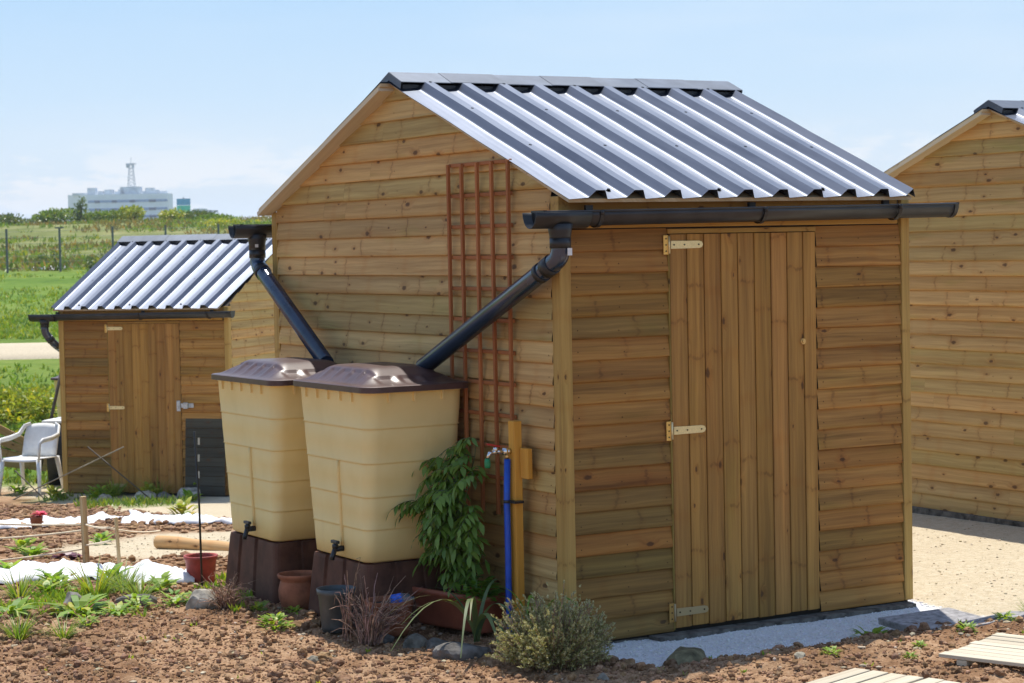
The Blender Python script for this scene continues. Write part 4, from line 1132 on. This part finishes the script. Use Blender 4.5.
# ------------------------------------------------------------------ left garden: sheets, log, bucket, stakes
def fleece(pts_l, pts_r, label, seed, h=.05):
    n = len(pts_l); m_ = 22; sub = 30; V = []; F = []
    L = [Vector((*p, 0)) for p in pts_l]; Q = [Vector((*p, 0)) for p in pts_r]; rows = []
    for i in range(n-1):
        for k in range(sub): rows.append((L[i].lerp(L[i+1], k/sub), Q[i].lerp(Q[i+1], k/sub)))
    rows.append((L[-1], Q[-1]))
    for a, b in rows:
        for j in range(m_+1):
            p = a.lerp(b, j/m_); w = float(fbm(np.array(p.x*5+seed), np.array(p.y*5), 4)); w2 = float(fbm(np.array(p.x*14+seed), np.array(p.y*14), 2))
            e = min(1, min(j, m_-j)/2.0)
            V.append((p.x+.06*(w2-.4), p.y+.06*(w-.45), gz(p.x, p.y)+.012+e*h*max(0, (w-.32))*1.3+.05*h*w2+.045*abs(float(fbm(np.array(p.x*9+seed), np.array(p.y*9), 3))-.44)*e*(1+h*6)))
    c = m_+1
    for i in range(len(rows)-1):
        for j in range(m_): F.append((i*c+j, i*c+j+1, (i+1)*c+j+1, (i+1)*c+j))
    o = np_mesh('fleece_sheet', np.array(V), np.array(F), M['sheet'], smooth=True, tint=np.ones((len(F), 3)))
    s = o.modifiers.new('gauge', 'SOLIDIFY'); s.thickness = .002
    return tag(o, label, 'ground sheet')
U = lambda *p: [uv2xy(u, v) for u, v in p]
fleece(U((-5.6, 19.2), (-4.9, 19.3), (-4.3, 19.5), (-3.95, 20.0)), U((-5.6, 20.3), (-4.9, 20.4), (-4.3, 20.7), (-3.9, 20.9)), 'white plastic sheet on the far bed behind the red flower pot', 3, .10)
fleece(U((-3.75, 19.9), (-3.2, 19.5), (-2.6, 19.4), (-1.6, 19.3)), U((-3.75, 20.6), (-3.2, 20.2), (-2.6, 20.0), (-1.6, 19.8)), 'narrow white sheet on the far bed running behind the far tank', 5, .13)
fleece(U((-3.9, 13.15), (-3.2, 13.35), (-2.75, 13.5), (-2.25, 12.95), (-2.0, 13.0)), U((-3.9, 14.3), (-3.2, 14.35), (-2.75, 14.2), (-2.25, 13.75), (-2.02, 13.5)), 'long crumpled white sheet along the near bed beside the stakes', 9, .13)
a = uv2xy(-2.82, 16.5); b = uv2xy(-1.55, 15.6); mb = MB(); zc = gz(*a)+.035; dl = Vector((b[0]-a[0], b[1]-a[1], 0)); n = 14
mb.tube([(0, 0, 0)]+[(dl.x*t, dl.y*t, .004*math.sin(t*9)) for t in [k/n for k in range(1, n+1)]], [.052+.004*math.sin(k*1.3) for k in range(n+1)], 16)
for i, f in enumerate(mb.f): mb.uv[i] = [(Vector(mb.v[q]).length, (q % 16)/16*.33) for q in f]
o = mb.build('log', M['log']); o.location = (*a, zc+.015); tag(o, 'peeled orange brown log lying behind the red bucket', 'log')
x, y = -.60, 3.36
pot('red_bucket', (x, y, gz(x, y)-.01), [(.078, 0), (.082, .02), (.098, .175), (.106, .178), (.107, .198)], M['redpot'], 'faded red plastic flower pot standing left of the far tank', soil=.05)
mb = MB(); zb = gz(-.66, 3.20); mb.tube([(-.66, 3.20, zb-.05), (-.665, 3.2, zb+.5), (-.68, 3.21, zb+.96)], [.0075, .007, .0065], 8); tag(mb.build('black_pole', M['black']), 'thin black pole stuck in the ground by the red pot', 'pole')
x, y = .46, 10.0
pot('flower_pot', (x, y, gz(x, y)), [(.04, 0), (.058, .10), (.062, .12)], M['terracotta'], 'tiny terracotta pot on the white sheet of the far bed', soil=.02)
herb('red_flower', (x+.03, y, gz(x, y)+.115), 'pink red flower head in the tiny pot on the far bed', 'flower', 40, .05, .06, .05, .04, M['petal_red'], 61, (.4, 1, 1, .5), .3)
def stake(x, y, h, w, lean, label):
    mb = MB(); z = gz(x, y); mb.box((0, 0, h/2-.05), (w, w*.7, h+.1), taper=.92); o = mb.build('stake', M['stakewood'], bevel=.002); o.location = (x, y, z); o.rotation_euler = (lean[0], lean[1], R(20)); return tag(o, label, 'stake')
stake(-.68, 5.30, .50, .044, (0, R(-1.5)), 'thick wooden stake holding strings in the left bed')
stake(-.82, 4.22, .40, .023, (R(3), R(-6)), 'thin leaning wooden stake right of the thick one')
A = Vector((-.68, 5.30, gz(-.68, 5.30))); B = Vector((-.86, 4.22, gz(-.82, 4.22)))
def cord(p, q, sag, label, grp='strings stretched between the stakes'):
    mb = MB(); p = Vector(p); q = Vector(q); mb.tube([p.lerp(q, t)+Vector((0, 0, -sag*4*t*(1-t))) for t in [k/10 for k in range(11)]], .0075, 5); tag(mb.build('string', M['string']), label, 'string', grp)
lf = uv2xy(-4.3, 15.4); zl = gz(*lf)
cord(A+Vector((0, 0, .30)), (lf[0], lf[1], zl+.32), .02, 'topmost pale string running left from the thick stake')
cord(A+Vector((0, 0, .26)), (lf[0], lf[1], zl+.16), .02, 'middle pale string running left from the thick stake')
cord(A+Vector((0, 0, .13)), (lf[0]-.15, lf[1]-.3, zl+.02), .02, 'lowest pale string running left from the thick stake')
cord(A+Vector((0, 0, .30)), B+Vector((-.03, 0, .33)), .01, 'pale string joining the tops of the two stakes')
cord(A+Vector((0, 0, .15)), B+Vector((-.02, 0, .24)), .0, 'lower pale string joining the two stakes')
r_ = uv2xy(-2.6, 15.3); cord(B+Vector((-.03, 0, .33)), (*r_, gz(*r_)+.20), .02, 'pale string running right from the thin stake')
for k, (p, q, hb, lb, mt) in enumerate((((-6.05, 25.1), (-4.52, 24.3), .66, 'pale bamboo cane leaning up across the left wall of the distant shed', 'cane'), ((-4.15, 24.3), (-5.0, 24.6), .66, 'dark cane crossing the pale one before the distant shed', 'darkcane'), ((-5.55, 24.9), (-6.0, 25.2), .34, 'short cane leaning in front of the white chair', 'darkcane'))):
    a, b = uv2xy(*p), uv2xy(*q); mb = MB(); mb.tube([(*a, gz(*a)-.02), (*b, gz(*b)+hb)], .008, 6); tag(mb.build('cane', M[mt]), lb, 'cane', 'garden canes before the distant shed')
a, b = uv2xy(-6.15, 27.0), uv2xy(-5.80, 27.3); mb = MB(); mb.tube([(*a, gz(*a)), (*b, .74)], .022, 6); tag(mb.build('rod', M['darkcane']), 'long brown rod leaning up behind the white chair', 'rod')

# ------------------------------------------------------------------ white chair and black bin
def chair(loc, rz):
    c = empty('garden_chair', loc, rz, label='white plastic garden armchair beside the distant shed', cat='chair')
    def sheet(rows, name, th=.012, par=c):
        mb = MB(); ids = [mb.ring(r) for r in rows]
        for i in range(len(ids)-1):
            for j in range(len(rows[0])-1): mb.poly((ids[i][j], ids[i][j+1], ids[i+1][j+1], ids[i+1][j]), None, (1, 1, 1), True)
        o = mb.build(name, M['white'], par); s = o.modifiers.new('gauge', 'SOLIDIFY'); s.thickness = th; s.offset = 0; return o
    # local: faces -Y
    sheet([[(x*(.235+.03*(1-abs(t-.5))), -.25+.50*t, .425-.02*t+.012*(abs(x)**2)-(.03 if t < .05 else 0)) for x in (-1, -.6, -.2, .2, .6, 1)] for t in (0, .06, .3, .6, .9, 1)], 'seat')
    sheet([[(x*(.235-.05*max(0, t-.6)), .235+.13*t+.03*(1-x*x), .42+.40*t-(.035*abs(x)**3 if t > .9 else 0)) for x in (-1, -.6, -.2, .2, .6, 1)] for t in (0, .3, .6, .85, 1)], 'backrest')
    for sx in (-1, 1):
        mb = MB(); pts = [(sx*.255, -.25, .40), (sx*.275, -.255, .62), (sx*.285, -.20, .655), (sx*.285, .05, .665), (sx*.272, .24, .69), (sx*.235, .335, .79), (sx*.17, .37, .82)]
        mb.tube(pts, [.022, .024, .030, .032, .030, .028, .020], 10, squash=.6); mb.build('armrest', M['white'], c)
        for yy, ye in ((-.235, -.29), (.235, .33)):
            mb = MB(); mb.tube([(sx*.245, yy, .42), (sx*.262, (yy+ye)/2, .2), (sx*.275, ye, 0)], [.032, .026, .020], 8); mb.build('leg', M['white'], c)
p = uv2xy(-5.98, 25.9); chair((*p, gz(*p)+.005), R(-46))
p = uv2xy(-5.66, 26.9); bn = empty('compost_bin', (*p, gz(*p)), R(-40), label='black compost bin with pale lid behind the white chair', cat='bin')
mb = MB(); mb.loft([[(x, y, z) for x, y in rrect(h, h, .03, 3)] for z, h in ((0, .25), (.80, .27))], True, True, True); mb.build('bin_body', M['binblack'], bn)
mb = MB(); mb.box((0, 0, .815), (.58, .58, .035)); mb.build('bin_lid', M['white'], bn, bevel=.006)
p = uv2xy(-6.55, 28.0); mb = MB()
for k in range(4): mb.box((.02*k, .03*k, .10+.09*k), (1.4, .03, .10), Matrix.Rotation(R(8+7*k), 3, 'Y'), tint=(random.uniform(.6, .9),)*3)
o = mb.build('plank_pile', M['log']); o.location = (*p, gz(*p)+.05); o.rotation_euler.z = R(-30); tag(o, 'tilted stack of brown planks left of the black bin', 'planks')
# dark boarded panel leaning on the small shed, right of its door
dp = bpy.data.objects.new('leaning_panel', None); COL.objects.link(dp); tag(dp, 'dark weathered board panel leaning beside the door of the distant shed', 'panel')
Ms = Matrix.Translation((2.732, 15.998, -.897)) @ Matrix.Rotation(R(-48.4), 4, 'Z')
dp.matrix_world = Ms @ Matrix.Translation((1.93, -.075, .0)) @ Matrix.Rotation(R(-4), 4, 'X')
mb = MB()
for k in range(8): mb.box((0, 0, .06+.115*k), (.52, .022, .112), tint=(random.uniform(.8, 1.2),)*3)
mb.build('panel_boards', M['oldboard'], dp, bevel=.003)
for zz in (.25, .45, .65):
    mb = MB(); mb.box((-.08, -.014, zz), (.025, .006, .085)); mb.build('pale_tag', M['grey_deck'], dp)

# ------------------------------------------------------------------ loose soil, gravel
def scatter(name, pts, smin, smax, mat, label=None, flat=.6, seed=1, tintr=(.7, 1.25), power=2.2, sub=1):
    bm = bmesh.new(); bmesh.ops.create_icosphere(bm, subdivisions=sub, radius=1); bm.verts.ensure_lookup_table()
    bv = np.array([v.co for v in bm.verts]); bf = np.array([[v.index for v in f.verts] for f in bm.faces]); bm.free()
    rg = np.random.default_rng(seed); n = len(pts)
    s = smin+(smax-smin)*rg.random(n)**power
    sc = s[:, None]*np.stack([rg.uniform(.7, 1.3, n), rg.uniform(.7, 1.3, n), rg.uniform(flat*.7, flat*1.2, n)], 1)
    jit = 1+rg.uniform(-.28, .28, (n, len(bv)))
    ang = rg.uniform(0, 2*PI, n); ca, sa = np.cos(ang)[:, None], np.sin(ang)[:, None]
    L = bv[None]*jit[..., None]*sc[:, None, :]
    X = L[..., 0]*ca-L[..., 1]*sa; Y = L[..., 0]*sa+L[..., 1]*ca; Z = L[..., 2]
    Vv = np.stack([X+pts[:, 0:1], Y+pts[:, 1:2], Z+pts[:, 2:3]+(s*flat*.35)[:, None]], -1).reshape(-1, 3)
    F = (bf[None]+(np.arange(n)*len(bv))[:, None, None]).reshape(-1, 3)
    b = rg.uniform(*tintr, n); t = np.stack([b, b*rg.uniform(.93, 1.03, n), b*rg.uniform(.88, 1.05, n)], 1)
    return np_mesh(name, Vv, F, mat, tint=np.repeat(t, len(bf), 0), kind='stuff')
us, vs, Z, soilm, strip, court, grass = G
def sample(mask, n, umin, umax, vmin, vmax, seed, vp=1.0):
    rg = np.random.default_rng(seed); out = []
    for _ in range(400):
        if len(out) >= n: break
        u = rg.uniform(umin, umax, 4000); v = vmin+(vmax-vmin)*rg.random(4000)**vp
        i = np.clip(np.searchsorted(us, u)-1, 0, len(us)-2); j = np.clip(np.searchsorted(vs, v)-1, 0, len(vs)-2)
        x = CAM.x+u*R2[0]+v*F2[0]; y = CAM.y+u*R2[1]+v*F2[1]
        ok = (mask[j, i] > .5) & ~((x > -.04) & (x < W+.02) & (y > .0) & (y < D))
        z = Z[j, i]
        out += list(zip(x[ok], y[ok], z[ok]))
    return np.array(out[:n])
scatter('soil_clods', sample(soilm, 11000, -3.4, 3.3, 9.3, 13.2, 1), .003, .021, M['clod'], seed=2, power=2.8, flat=.9, tintr=(.65, 1.3))
scatter('fine_soil', sample(soilm, 26000, -3.3, 3.2, 9.3, 12.4, 31), .002, .008, M['clod'], seed=32, flat=.9, power=1, tintr=(.7, 1.45))
scatter('soil_clods_big', np.array([q for q in sample(soilm, 2600, -3.2, 3.2, 9.3, 12.0, 5) if float(fbm(np.array(q[0]*1.5+2), np.array(q[1]*1.5+8), 3)) > .49][:620]), .012, .036, M['clod'], seed=6, flat=.85, tintr=(.5, 1.1), sub=2)
scatter('soil_crumbs', sample(soilm, 9000, -6.5, .0, 13.0, 24, 3, 1.2), .010, .045, M['clod'], seed=4)
scatter('white_gravel', sample(strip, 5200, -1.0, 3.2, 9.5, 12.5, 7), .003, .008, M['pebble'], seed=8, tintr=(.82, 1.03), power=1.5)
scatter('court_grit', sample(court, 4500, -4.0, 5.5, 10.0, 18, 9), .003, .010, M['grit'], seed=10, power=3)
scatter('pale_chips', sample(soilm, 800, -3.2, 3.2, 9.4, 13.0, 11), .004, .020, M['grit'], seed=12, tintr=(.7, 1.1))
# sparse short weeds on the soil and grass on the far ground
def turf(name, pts, h, wd, mat, seed, per=4):
    random.seed(seed); lv = Leaves()
    for p in pts:
        for k in range(per):
            d = Vector((random.gauss(0, .5), random.gauss(0, .5), 1)).normalized(); sd = Vector((random.gauss(0, 1), random.gauss(0, 1), 0)).normalized()
            lv.quad((p[0]+random.gauss(0, h*.25), p[1]+random.gauss(0, h*.25), p[2]-.01), d, sd, h*random.uniform(.5, 1.4), wd, (random.random(), max(0, random.gauss(0, .3)), 0))
    return lv.build(name, mat, kind='stuff')
turf('ground_weeds', sample(grass*2.2, 700, -8, -1.5, 21.5, 27.5, 21), .10, .025, M['shrub'], 22)
turf('meadow_grass', np.array([q for q in sample(grass, 5200, -14, -4.5, 26.5, 60, 23) if not 42.5 < (q[0]-CAM.x)*F2[0]+(q[1]-CAM.y)*F2[1] < 49.5]), .12, .05, M['grass'], 24)
turf('bed_seedlings', np.array([q for q in sample(soilm, 2600, -3.4, -1.55, 11.55, 13.3, 25) if float(fbm(np.array(q[0]*2.6+9), np.array(q[1]*2.6), 3)) > .50][:560]), .055, .016, M['leaf_light'], 26, 4)
turf('soil_sprouts', sample(soilm, 70, -3.2, 3.2, 9.6, 12, 27), .030, .012, M['leaf_light'], 28, 4)
# ------------------------------------------------------------------ far things
def drape(name, line, wd, mat, kind=None, lift=.02):
    V = []; F = []; prof = ((-.5, -.15), (-.47, lift), (-.2, lift), (0, lift), (.2, lift), (.47, lift), (.5, -.15)); m_ = len(prof)
    for k, (u, v) in enumerate(line):
        for s, dz in prof:
            x, y = uv2xy(u, v+s*wd); V.append((x, y, gz(x, y)+dz))
    for k in range(len(line)-1):
        for j in range(m_-1): a = k*m_+j; F.append((a, a+m_, a+m_+1, a+1))
    return np_mesh(name, np.array(V), np.array(F), mat, smooth=True, tint=np.ones((len(F), 3)), kind=kind)
drape('path', [(-70+2*k, 46.0+.012*(k-28)**2*.2) for k in range(80)], 4.4, M['grit'], 'structure', .03)
def bush(name, u, v, wd, h, n, mat, label, seed, leaf=.12, trunk=True, zoff=0, cat='bush', flat=1.0):
    random.seed(seed); x, y = uv2xy(u, v); root = empty(name, (x, y, gz(x, y)+zoff), label=label, cat=cat)
    lv = Leaves(); lob = [(Vector((random.gauss(0, .30)*wd, random.gauss(0, .30)*wd, h*random.uniform(.3, .72))), random.uniform(.20, .36)) for _ in range(8)]
    for k in range(n):
        c, r = random.choice(lob); d = rdir()
        p = c+Vector((d.x*r*wd*1.15, d.y*r*wd*1.15, d.z*r*h*flat))*random.uniform(.55, 1.08)
        if p.z < .02: p.z = random.uniform(.02, .2*h)
        dd = (d+rdir()*.8).normalized(); lv.quad(p, dd, dd.cross(rdir()).normalized(), leaf*random.uniform(.7, 1.4), leaf*.6, (random.random(), max(0, random.gauss(0, .25)), 0))
    lv.build('crown', mat, root)
    mb = MB()
    for k in range(4):
        c, r = lob[k]; mb.tube([(0, 0, -.1), (c.x*.35, c.y*.35, c.z*.5), tuple(c)], [.035*h, .025*h, .01*h], 6)
    mb.build('trunk', M['bark'], root)
# shrubs behind the chair
for k, (u, v, wd, h, m_, lb) in enumerate(((-8.3, 33.0, 1.5, .70, 'shrub_yellow', 'leafy yellow green shrub at the left edge behind the white chair'), (-7.3, 33.6, 1.4, .70, 'shrub_yellow', 'mid green shrub behind the white chair, left of the far tank'), (-7.9, 31.0, 1.0, .45, 'shrub', 'low green shrub just behind the white chair'))):
    bush('garden_shrub', u, v, wd, h, 2600, M[m_], lb, 200+k, .085)
# hill top bushes
HB = [(-47.6, 196, 3.0, 1.9, 'shrub_dark', 'leftmost dark bush on the hill crest'), (-45.4, 197, 2.4, 1.3, 'shrub_dark', 'low dark bush second from left on the crest'), (-43.6, 197, 3.0, 1.9, 'shrub', 'grey green bush on the crest left of the round one'), (-41.2, 197, 3.2, 2.1, 'shrub', 'rounded pale bush on the hill crest'),
      (-38.4, 197, 2.6, 1.7, 'shrub', 'loose green bush on the crest right of the thin dark tree'), (-36.4, 197, 2.2, 1.7, 'shrub', 'bush on the crest touching the left end of the office block'), (-34.9, 196, 2.2, 2.2, 'shrub_yellow', 'taller yellow green tree on the crest before the office block'),
      (-31.4, 196, 2.4, 1.6, 'shrub_yellow', 'bright yellow bush below the office block'), (-29.0, 196, 2.8, 1.4, 'shrub_dark', 'dark green hedge bush below the office block'), (-26.5, 190, 2.4, .8, 'shrub', 'pale bush on the crest below the mast'),
      (-22.8, 172, 3.6, 1.05, 'shrub_yellow', 'broad pale green mound of bushes left of the road sign'), (-19.6, 168, 3.8, .80, 'shrub', 'broad green mound of bushes below the road sign'), (-16.6, 168, 2.8, .7, 'shrub', 'low green bush at the right end of the hill mound')]
for k, (u, v, wd, h, m_, lb) in enumerate(HB): bush('hill_bush', u, v, wd, h*.66, 900, M[m_], lb, 300+k, .26)
bush('thin_tree', -40.0, 196, .9, 2.5, 300, M['shrub_dark'], 'thin dark upright tree on the hill crest', 330, .25)
# hillside wire fence
u0 = [-30.48+2.44*k for k in range(8)]
fx, fy = uv2xy(u0[0], 97); fr = empty('wire_fence', (fx, fy, 0), -YAW, label='wire fence on grey posts across the green hillside', cat='fence')
zs = []
for k, u in enumerate(u0):
    x, y = uv2xy(u, 97); z = gz(x, y); zs.append(z); mb = MB(); h = 2.02
    mb.box((u-u0[0], 0, z+h/2-.05), (.085, .085, h+.1))
    if k == 4: mb.box((u-u0[0], 0, z+h), (.40, .07, .07))
    mb.build('fence_post', M['concrete_grey'], fr)
for q in range(7):
    mb = MB()
    for k in range(len(u0)-1): mb.tube([(u0[k]-u0[0], 0, zs[k]+.2+.28*q), (u0[k+1]-u0[0], 0, zs[k+1]+.2+.28*q)], .006, 4, cap=False)
    mb.build('fence_wire', M['wire'], fr)
for k, (u, v, h, lb) in enumerate(((-21.2, 98.5, 1.15, 'dark sapling just left of the middle fence post'), (-19.4, 101, 1.0, 'dark sapling between the middle and right fence posts'), (-22.5, 101, .9, 'small sapling right of the left fence post'), (-19.0, 95.5, .7, 'short sapling low on the hillside'))):
    bush('sapling', u, v, .45, h, 150, M['shrub_dark'], lb, 350+k, .12)
for k, (ua, ub, v, lb) in enumerate(((-22.5, -20.9, 99, 'white plastic strip lying left of the middle fence post'), (-19.5, -18.1, 99, 'white plastic strip lying right of the middle fence post'))):
    fleece(U((ua, v-.2), ((ua+ub)/2, v-.3), (ub, v-.2)), U((ua, v+.7), ((ua+ub)/2, v+.8), (ub, v+.7)), lb, 11+k, .30)
# office block on the horizon
def block():
    v = 1200; px = v/2104.99
    x, y = uv2xy((69-512)*px, v); b = empty('office_block', (x, y, 0), -YAW, label='long pale blue office block with a lattice mast on the horizon', cat='building')
    zt = lambda yy: 2.02+(253.6-yy)*px
    Wd = (172-69)*px; z0 = 10
    # angled plan: plain end wall to the left, long glazed front
    e = (91-69)*px
    mb = MB(); mb.loft([[(0, 9, z), (e, 0, z), (Wd, 0, z), (Wd, 16, z), (0, 20, z)] for z in (z0, zt(195))], True, False, True, smooth=False); mb.build('wall', M['bwall'], b)
    mb = MB(); mb.loft([[(-.3, 9, z), (e-.2, -.3, z), (e, 0.2, z), (0, 9.4, z)] for z in (z0, zt(194.6))], True, False, True, smooth=False); mb.build('end_wall', M['bwall2'], b)
    for yy in (202, 210, 217.5):
        mb = MB(); zc = zt(yy); mb.box(((e+Wd)/2, -.12, zc), (Wd-e-1.2, .3, 1.3)); w_ = mb.build('window', M['bwin'], b)
        for xx in (101, 118, 136, 156):
            mb = MB(); mb.box(((xx-69)*px, -.32, zc-.1), (3.0 if xx < 150 else 4.0, .12, 1.5)); mb.build('dark_pane', M['bwin_dark'], w_)
    for xx, ww, yt in ((94, 8, 188), (103, 5, 191.5), (111, 8, 190), (119, 4, 192), (124, 6, 190), (133, 20, 187.6), (147, 4, 192), (152, 8, 189), (158, 5, 191), (165, 7, 192.5), (82, 14, 193)):
        mb = MB(); h = zt(yt)-zt(195.2); mb.box(((xx-69)*px, 7, zt(195.2)+h/2), (ww*px, 7, h)); mb.build('plant_room', M['bplant'], b)
    mb = MB(); cx = (133.5-69)*px; zb, ze = zt(188), zt(164)
    for sx in (-1, 1):
        for sy in (-1, 1): mb.tube([(cx+sx*2.0, 7+sy*2.0, zb), (cx+sx*1.0, 7+sy*1.0, ze)], .16, 5)
    for k in range(7):
        t0, t1 = k/7, (k+1)/7; r0, r1 = 2-1*t0, 2-1*t1; za, zc = zb+(ze-zb)*t0, zb+(ze-zb)*t1
        for sy in (-1, 1): mb.tube([(cx-r0, 7+sy*r0, za), (cx+r1, 7+sy*r1, zc)], .09, 4); mb.tube([(cx+r0, 7+sy*r0, za), (cx-r1, 7+sy*r1, zc)], .09, 4)
    mb.box((cx, 7, ze-.3), (5.2, 4, .5)); mb.box((cx-1.6, 5, ze-1.6), (1.6, 1.2, 2.0)); mb.box((cx+1.5, 5, ze-1.8), (1.2, 1.2, 1.6)); mb.tube([(cx, 7, ze), (cx, 7, ze+3.6)], .16, 5)
    mb.build('lattice_mast', M['mast'], b)
    mb = MB()
    for xx in (124.5, 128.5, 131.5): mb.box(((xx-69)*px, -4, zt(215)), (.5, .5, zt(206)-zt(224)))
    mb.box(((128-69)*px, -4, zt(217)), (6, .5, .6)); mb.box(((128.5-69)*px, -5, zt(221)), (5, 3, 4)); mb.build('entrance_tower', M['bplant'], b)
block()
v = 800; px = v/2104.99; zt = lambda yy: 2.02+(253.6-yy)*px
x, y = uv2xy((187-512)*px, v); sg = empty('road_sign', (x, y, 0), -YAW, label='green and blue motorway sign panel on a steel gantry', cat='road sign')
for (y0, y1, m_) in ((200.7, 207.2, 'signblue'), (207.5, 213.6, 'signgreen'), (213.9, 219.5, 'signgreen')):
    mb = MB(); mb.box((0, 0, (zt(y0)+zt(y1))/2), (13.6*px, .15, zt(y0)-zt(y1))); pn = mb.build('sign_panel', M[m_], sg)
    mb = MB()
    for q, (xa, ww, f) in enumerate(((-3.3, 4.2, .32), (2.0, 5.0, .32), (-2.6, 5.4, .70), (3.2, 2.6, .70))): mb.box((xa*px, -.10, zt(y0)+(zt(y1)-zt(y0))*f), (ww*px, .05, .42))
    mb.build('sign_lettering', M['white'], pn) if m_ == 'none' else None
mb = MB(); mb.box((8*px, .4, zt(213.5)), (52*px, .5, .5)); mb.box((8*px, .4, zt(214.8)), (52*px, .25, .25)); mb.box((26.3*px, .4, zt(219)), (1.0*px*1.6, .5, zt(213)-zt(226))); mb.box((-17*px, .4, zt(219)), (1.0*px, .5, zt(213)-zt(226))); mb.tube([(0, .3, zt(201)), (0, .3, zt(199.3))], .25, 6)
mb.build('gantry', M['signpost'], sg)
v = 900; px = v/2104.99; zt = lambda yy: 2.02+(253.6-yy)*px
x, y = uv2xy((204-512)*px, v); hb = empty('warehouse', (x, y, 0), -YAW, label='small pale building beyond the gantry, right of the road sign', cat='building')
mb = MB(); mb.box((0, 0, (zt(212)+zt(232))/2), (10*px, 8, zt(212)-zt(232))); mb.build('wall', M['bwall'], hb)
mb = MB(); mb.box((0, 0, zt(211.7)), (10.6*px, 8.6, .5)); mb.build('roof', M['bplant'], hb)

# rough unmown herbage on the far hillside
def scrub(name, n, u0, u1, v0, v1, h, mat, seed, thr):
    random.seed(seed); rg = np.random.default_rng(seed); lv = Leaves()
    u = rg.uniform(u0, u1, n); v = v0+(v1-v0)*rg.random(n)**1.3
    k_ = fbm(u*.22+seed, v*.10, 4)
    for a, b, q in zip(u, v, k_):
        if q < thr: continue
        x, y = uv2xy(a, b); z = gz(x, y); s_ = random.random()
        for r in range(4):
            d = Vector((random.gauss(0, .6), random.gauss(0, .6), 1)).normalized(); sd = Vector((random.gauss(0, 1), random.gauss(0, 1), 0)).normalized()
            lv.quad((x+random.gauss(0, h*.5), y+random.gauss(0, h*.5), z-.02), d, sd, h*random.uniform(.5, 1.3), h*.35, (s_*.6+random.random()*.4, max(0, random.gauss(.1, .3)), 0))
    lv.build(name, mat, kind='stuff')
M['dryherb'] = leafmat('dry_herbage', (.16, .15, .055), (.30, .26, .11), .25, .8, .1)
scrub('hillside_herbage', 5200, -52, -10, 98, 205, .42, M['shrub'], 61, .46)
scrub('dry_hillside_herbage', 4200, -52, -10, 98, 205, .42, M['dryherb'], 62, .48)
scrub('rough_meadow', 5200, -30, -7, 50, 97, .16, M['grass'], 63, .44)

# the air between: one closed box of thin even haze
hb_ = MB(); cx_, cy_ = uv2xy(0, 1200); hb_.box((cx_, cy_, 38), (7400, 7400, 90))
def hazemat():
    m = bpy.data.materials.new('haze'); m.use_nodes = True; nt = m.node_tree; nt.nodes.clear()
    out = nt.nodes.new('ShaderNodeOutputMaterial'); pv = nt.nodes.new('ShaderNodeVolumePrincipled')
    pv.inputs['Color'].default_value = (.80, .88, .97, 1); pv.inputs['Density'].default_value = .00022; pv.inputs['Anisotropy'].default_value = .3
    nt.links.new(pv.outputs[0], out.inputs['Volume']); return m
hz_ = hb_.build('haze', hazemat(), kind='stuff')
# ------------------------------------------------------------------ camera, light, sky
cam = bpy.data.cameras.new('camera'); co = bpy.data.objects.new('camera', cam); COL.objects.link(co)
m3 = Matrix((CR, CU, -CF)).transposed().to_4x4(); m3.translation = CAM; co.matrix_world = m3
cam.sensor_width = 36; cam.lens = 36*2104.99/1024; cam.clip_end = 20000; cam.clip_start = .1
cam.dof.use_dof = True; cam.dof.focus_distance = 10.6; cam.dof.aperture_fstop = 9
SC.camera = co
SUN = Vector((.20, .38, 1)).normalized()
sl = bpy.data.lights.new('sun', 'SUN'); sl.energy = 4.3; sl.angle = R(.53); sl.color = (1, .95, .87)
so = bpy.data.objects.new('sun', sl); COL.objects.link(so); so.rotation_euler = SUN.to_track_quat('Z', 'Y').to_euler()
w = bpy.data.worlds.new('World'); SC.world = w; w.use_nodes = True
nt = w.node_tree; nt.nodes.clear(); N = NT(nt)
out = N.n('ShaderNodeOutputWorld'); bg = N.n('ShaderNodeBackground'); N.l(bg.outputs[0], out.inputs[0])
sky = N.n('ShaderNodeTexSky', sky_type='NISHITA'); sky.sun_disc = False
sky.sun_elevation = math.asin(SUN.z); sky.sun_rotation = math.atan2(SUN.x, SUN.y)
sky.altitude = 100; sky.air_density = 1.0; sky.dust_density = .35; sky.ozone_density = 1.6
d = N.n('ShaderNodeTexCoord').outputs['Generated']
sp = N.n('ShaderNodeSeparateXYZ'); N.l(d, sp.inputs[0])
el = sp.outputs[2]
low = N.ramp(N.math('MULTIPLY', el, 1/.20, clamp=True), [(0.0, (.77, .84, .90)), (.16, (.76, .85, .91)), (.36, (.60, .77, .92)), (.62, (.46, .68, .91)), (1.0, (.34, .59, .88))])
low = N.mix(1.0, low, (4.9, 5.0, 5.15), 'MULTIPLY')
c = N.mix(N.smooth(el, .50, .14), sky.outputs[0], low)
cl = N.noise(N.mapping(d, (16, 16, 62)), 1.0, 8, .62)
lowm = N.math('MULTIPLY', N.smooth(el, .060, .030), N.smooth(el, -.01, .004))
c = N.mix(N.math('MULTIPLY', N.math('MULTIPLY', N.smooth(cl, .45, .55), lowm), .9), c, (4.75, 4.8, 4.85))
hz = N.noise(N.mapping(d, (3, 3, 16)), 1.0, 5, .55)
c = N.mix(N.math('MULTIPLY', N.smooth(hz, .42, .75), .28), c, (4.4, 4.65, 4.85))
N.l(c, bg.inputs[0]); bg.inputs[1].default_value = .15
SC.view_settings.view_transform = 'Standard'; SC.view_settings.look = 'None'; SC.view_settings.gamma = 1; SC.view_settings.use_curve_mapping = False
SC.view_settings.exposure = 0.50
SC.cycles.max_bounces = 8; SC.cycles.transparent_max_bounces = 8
SC.cycles.use_denoising = True
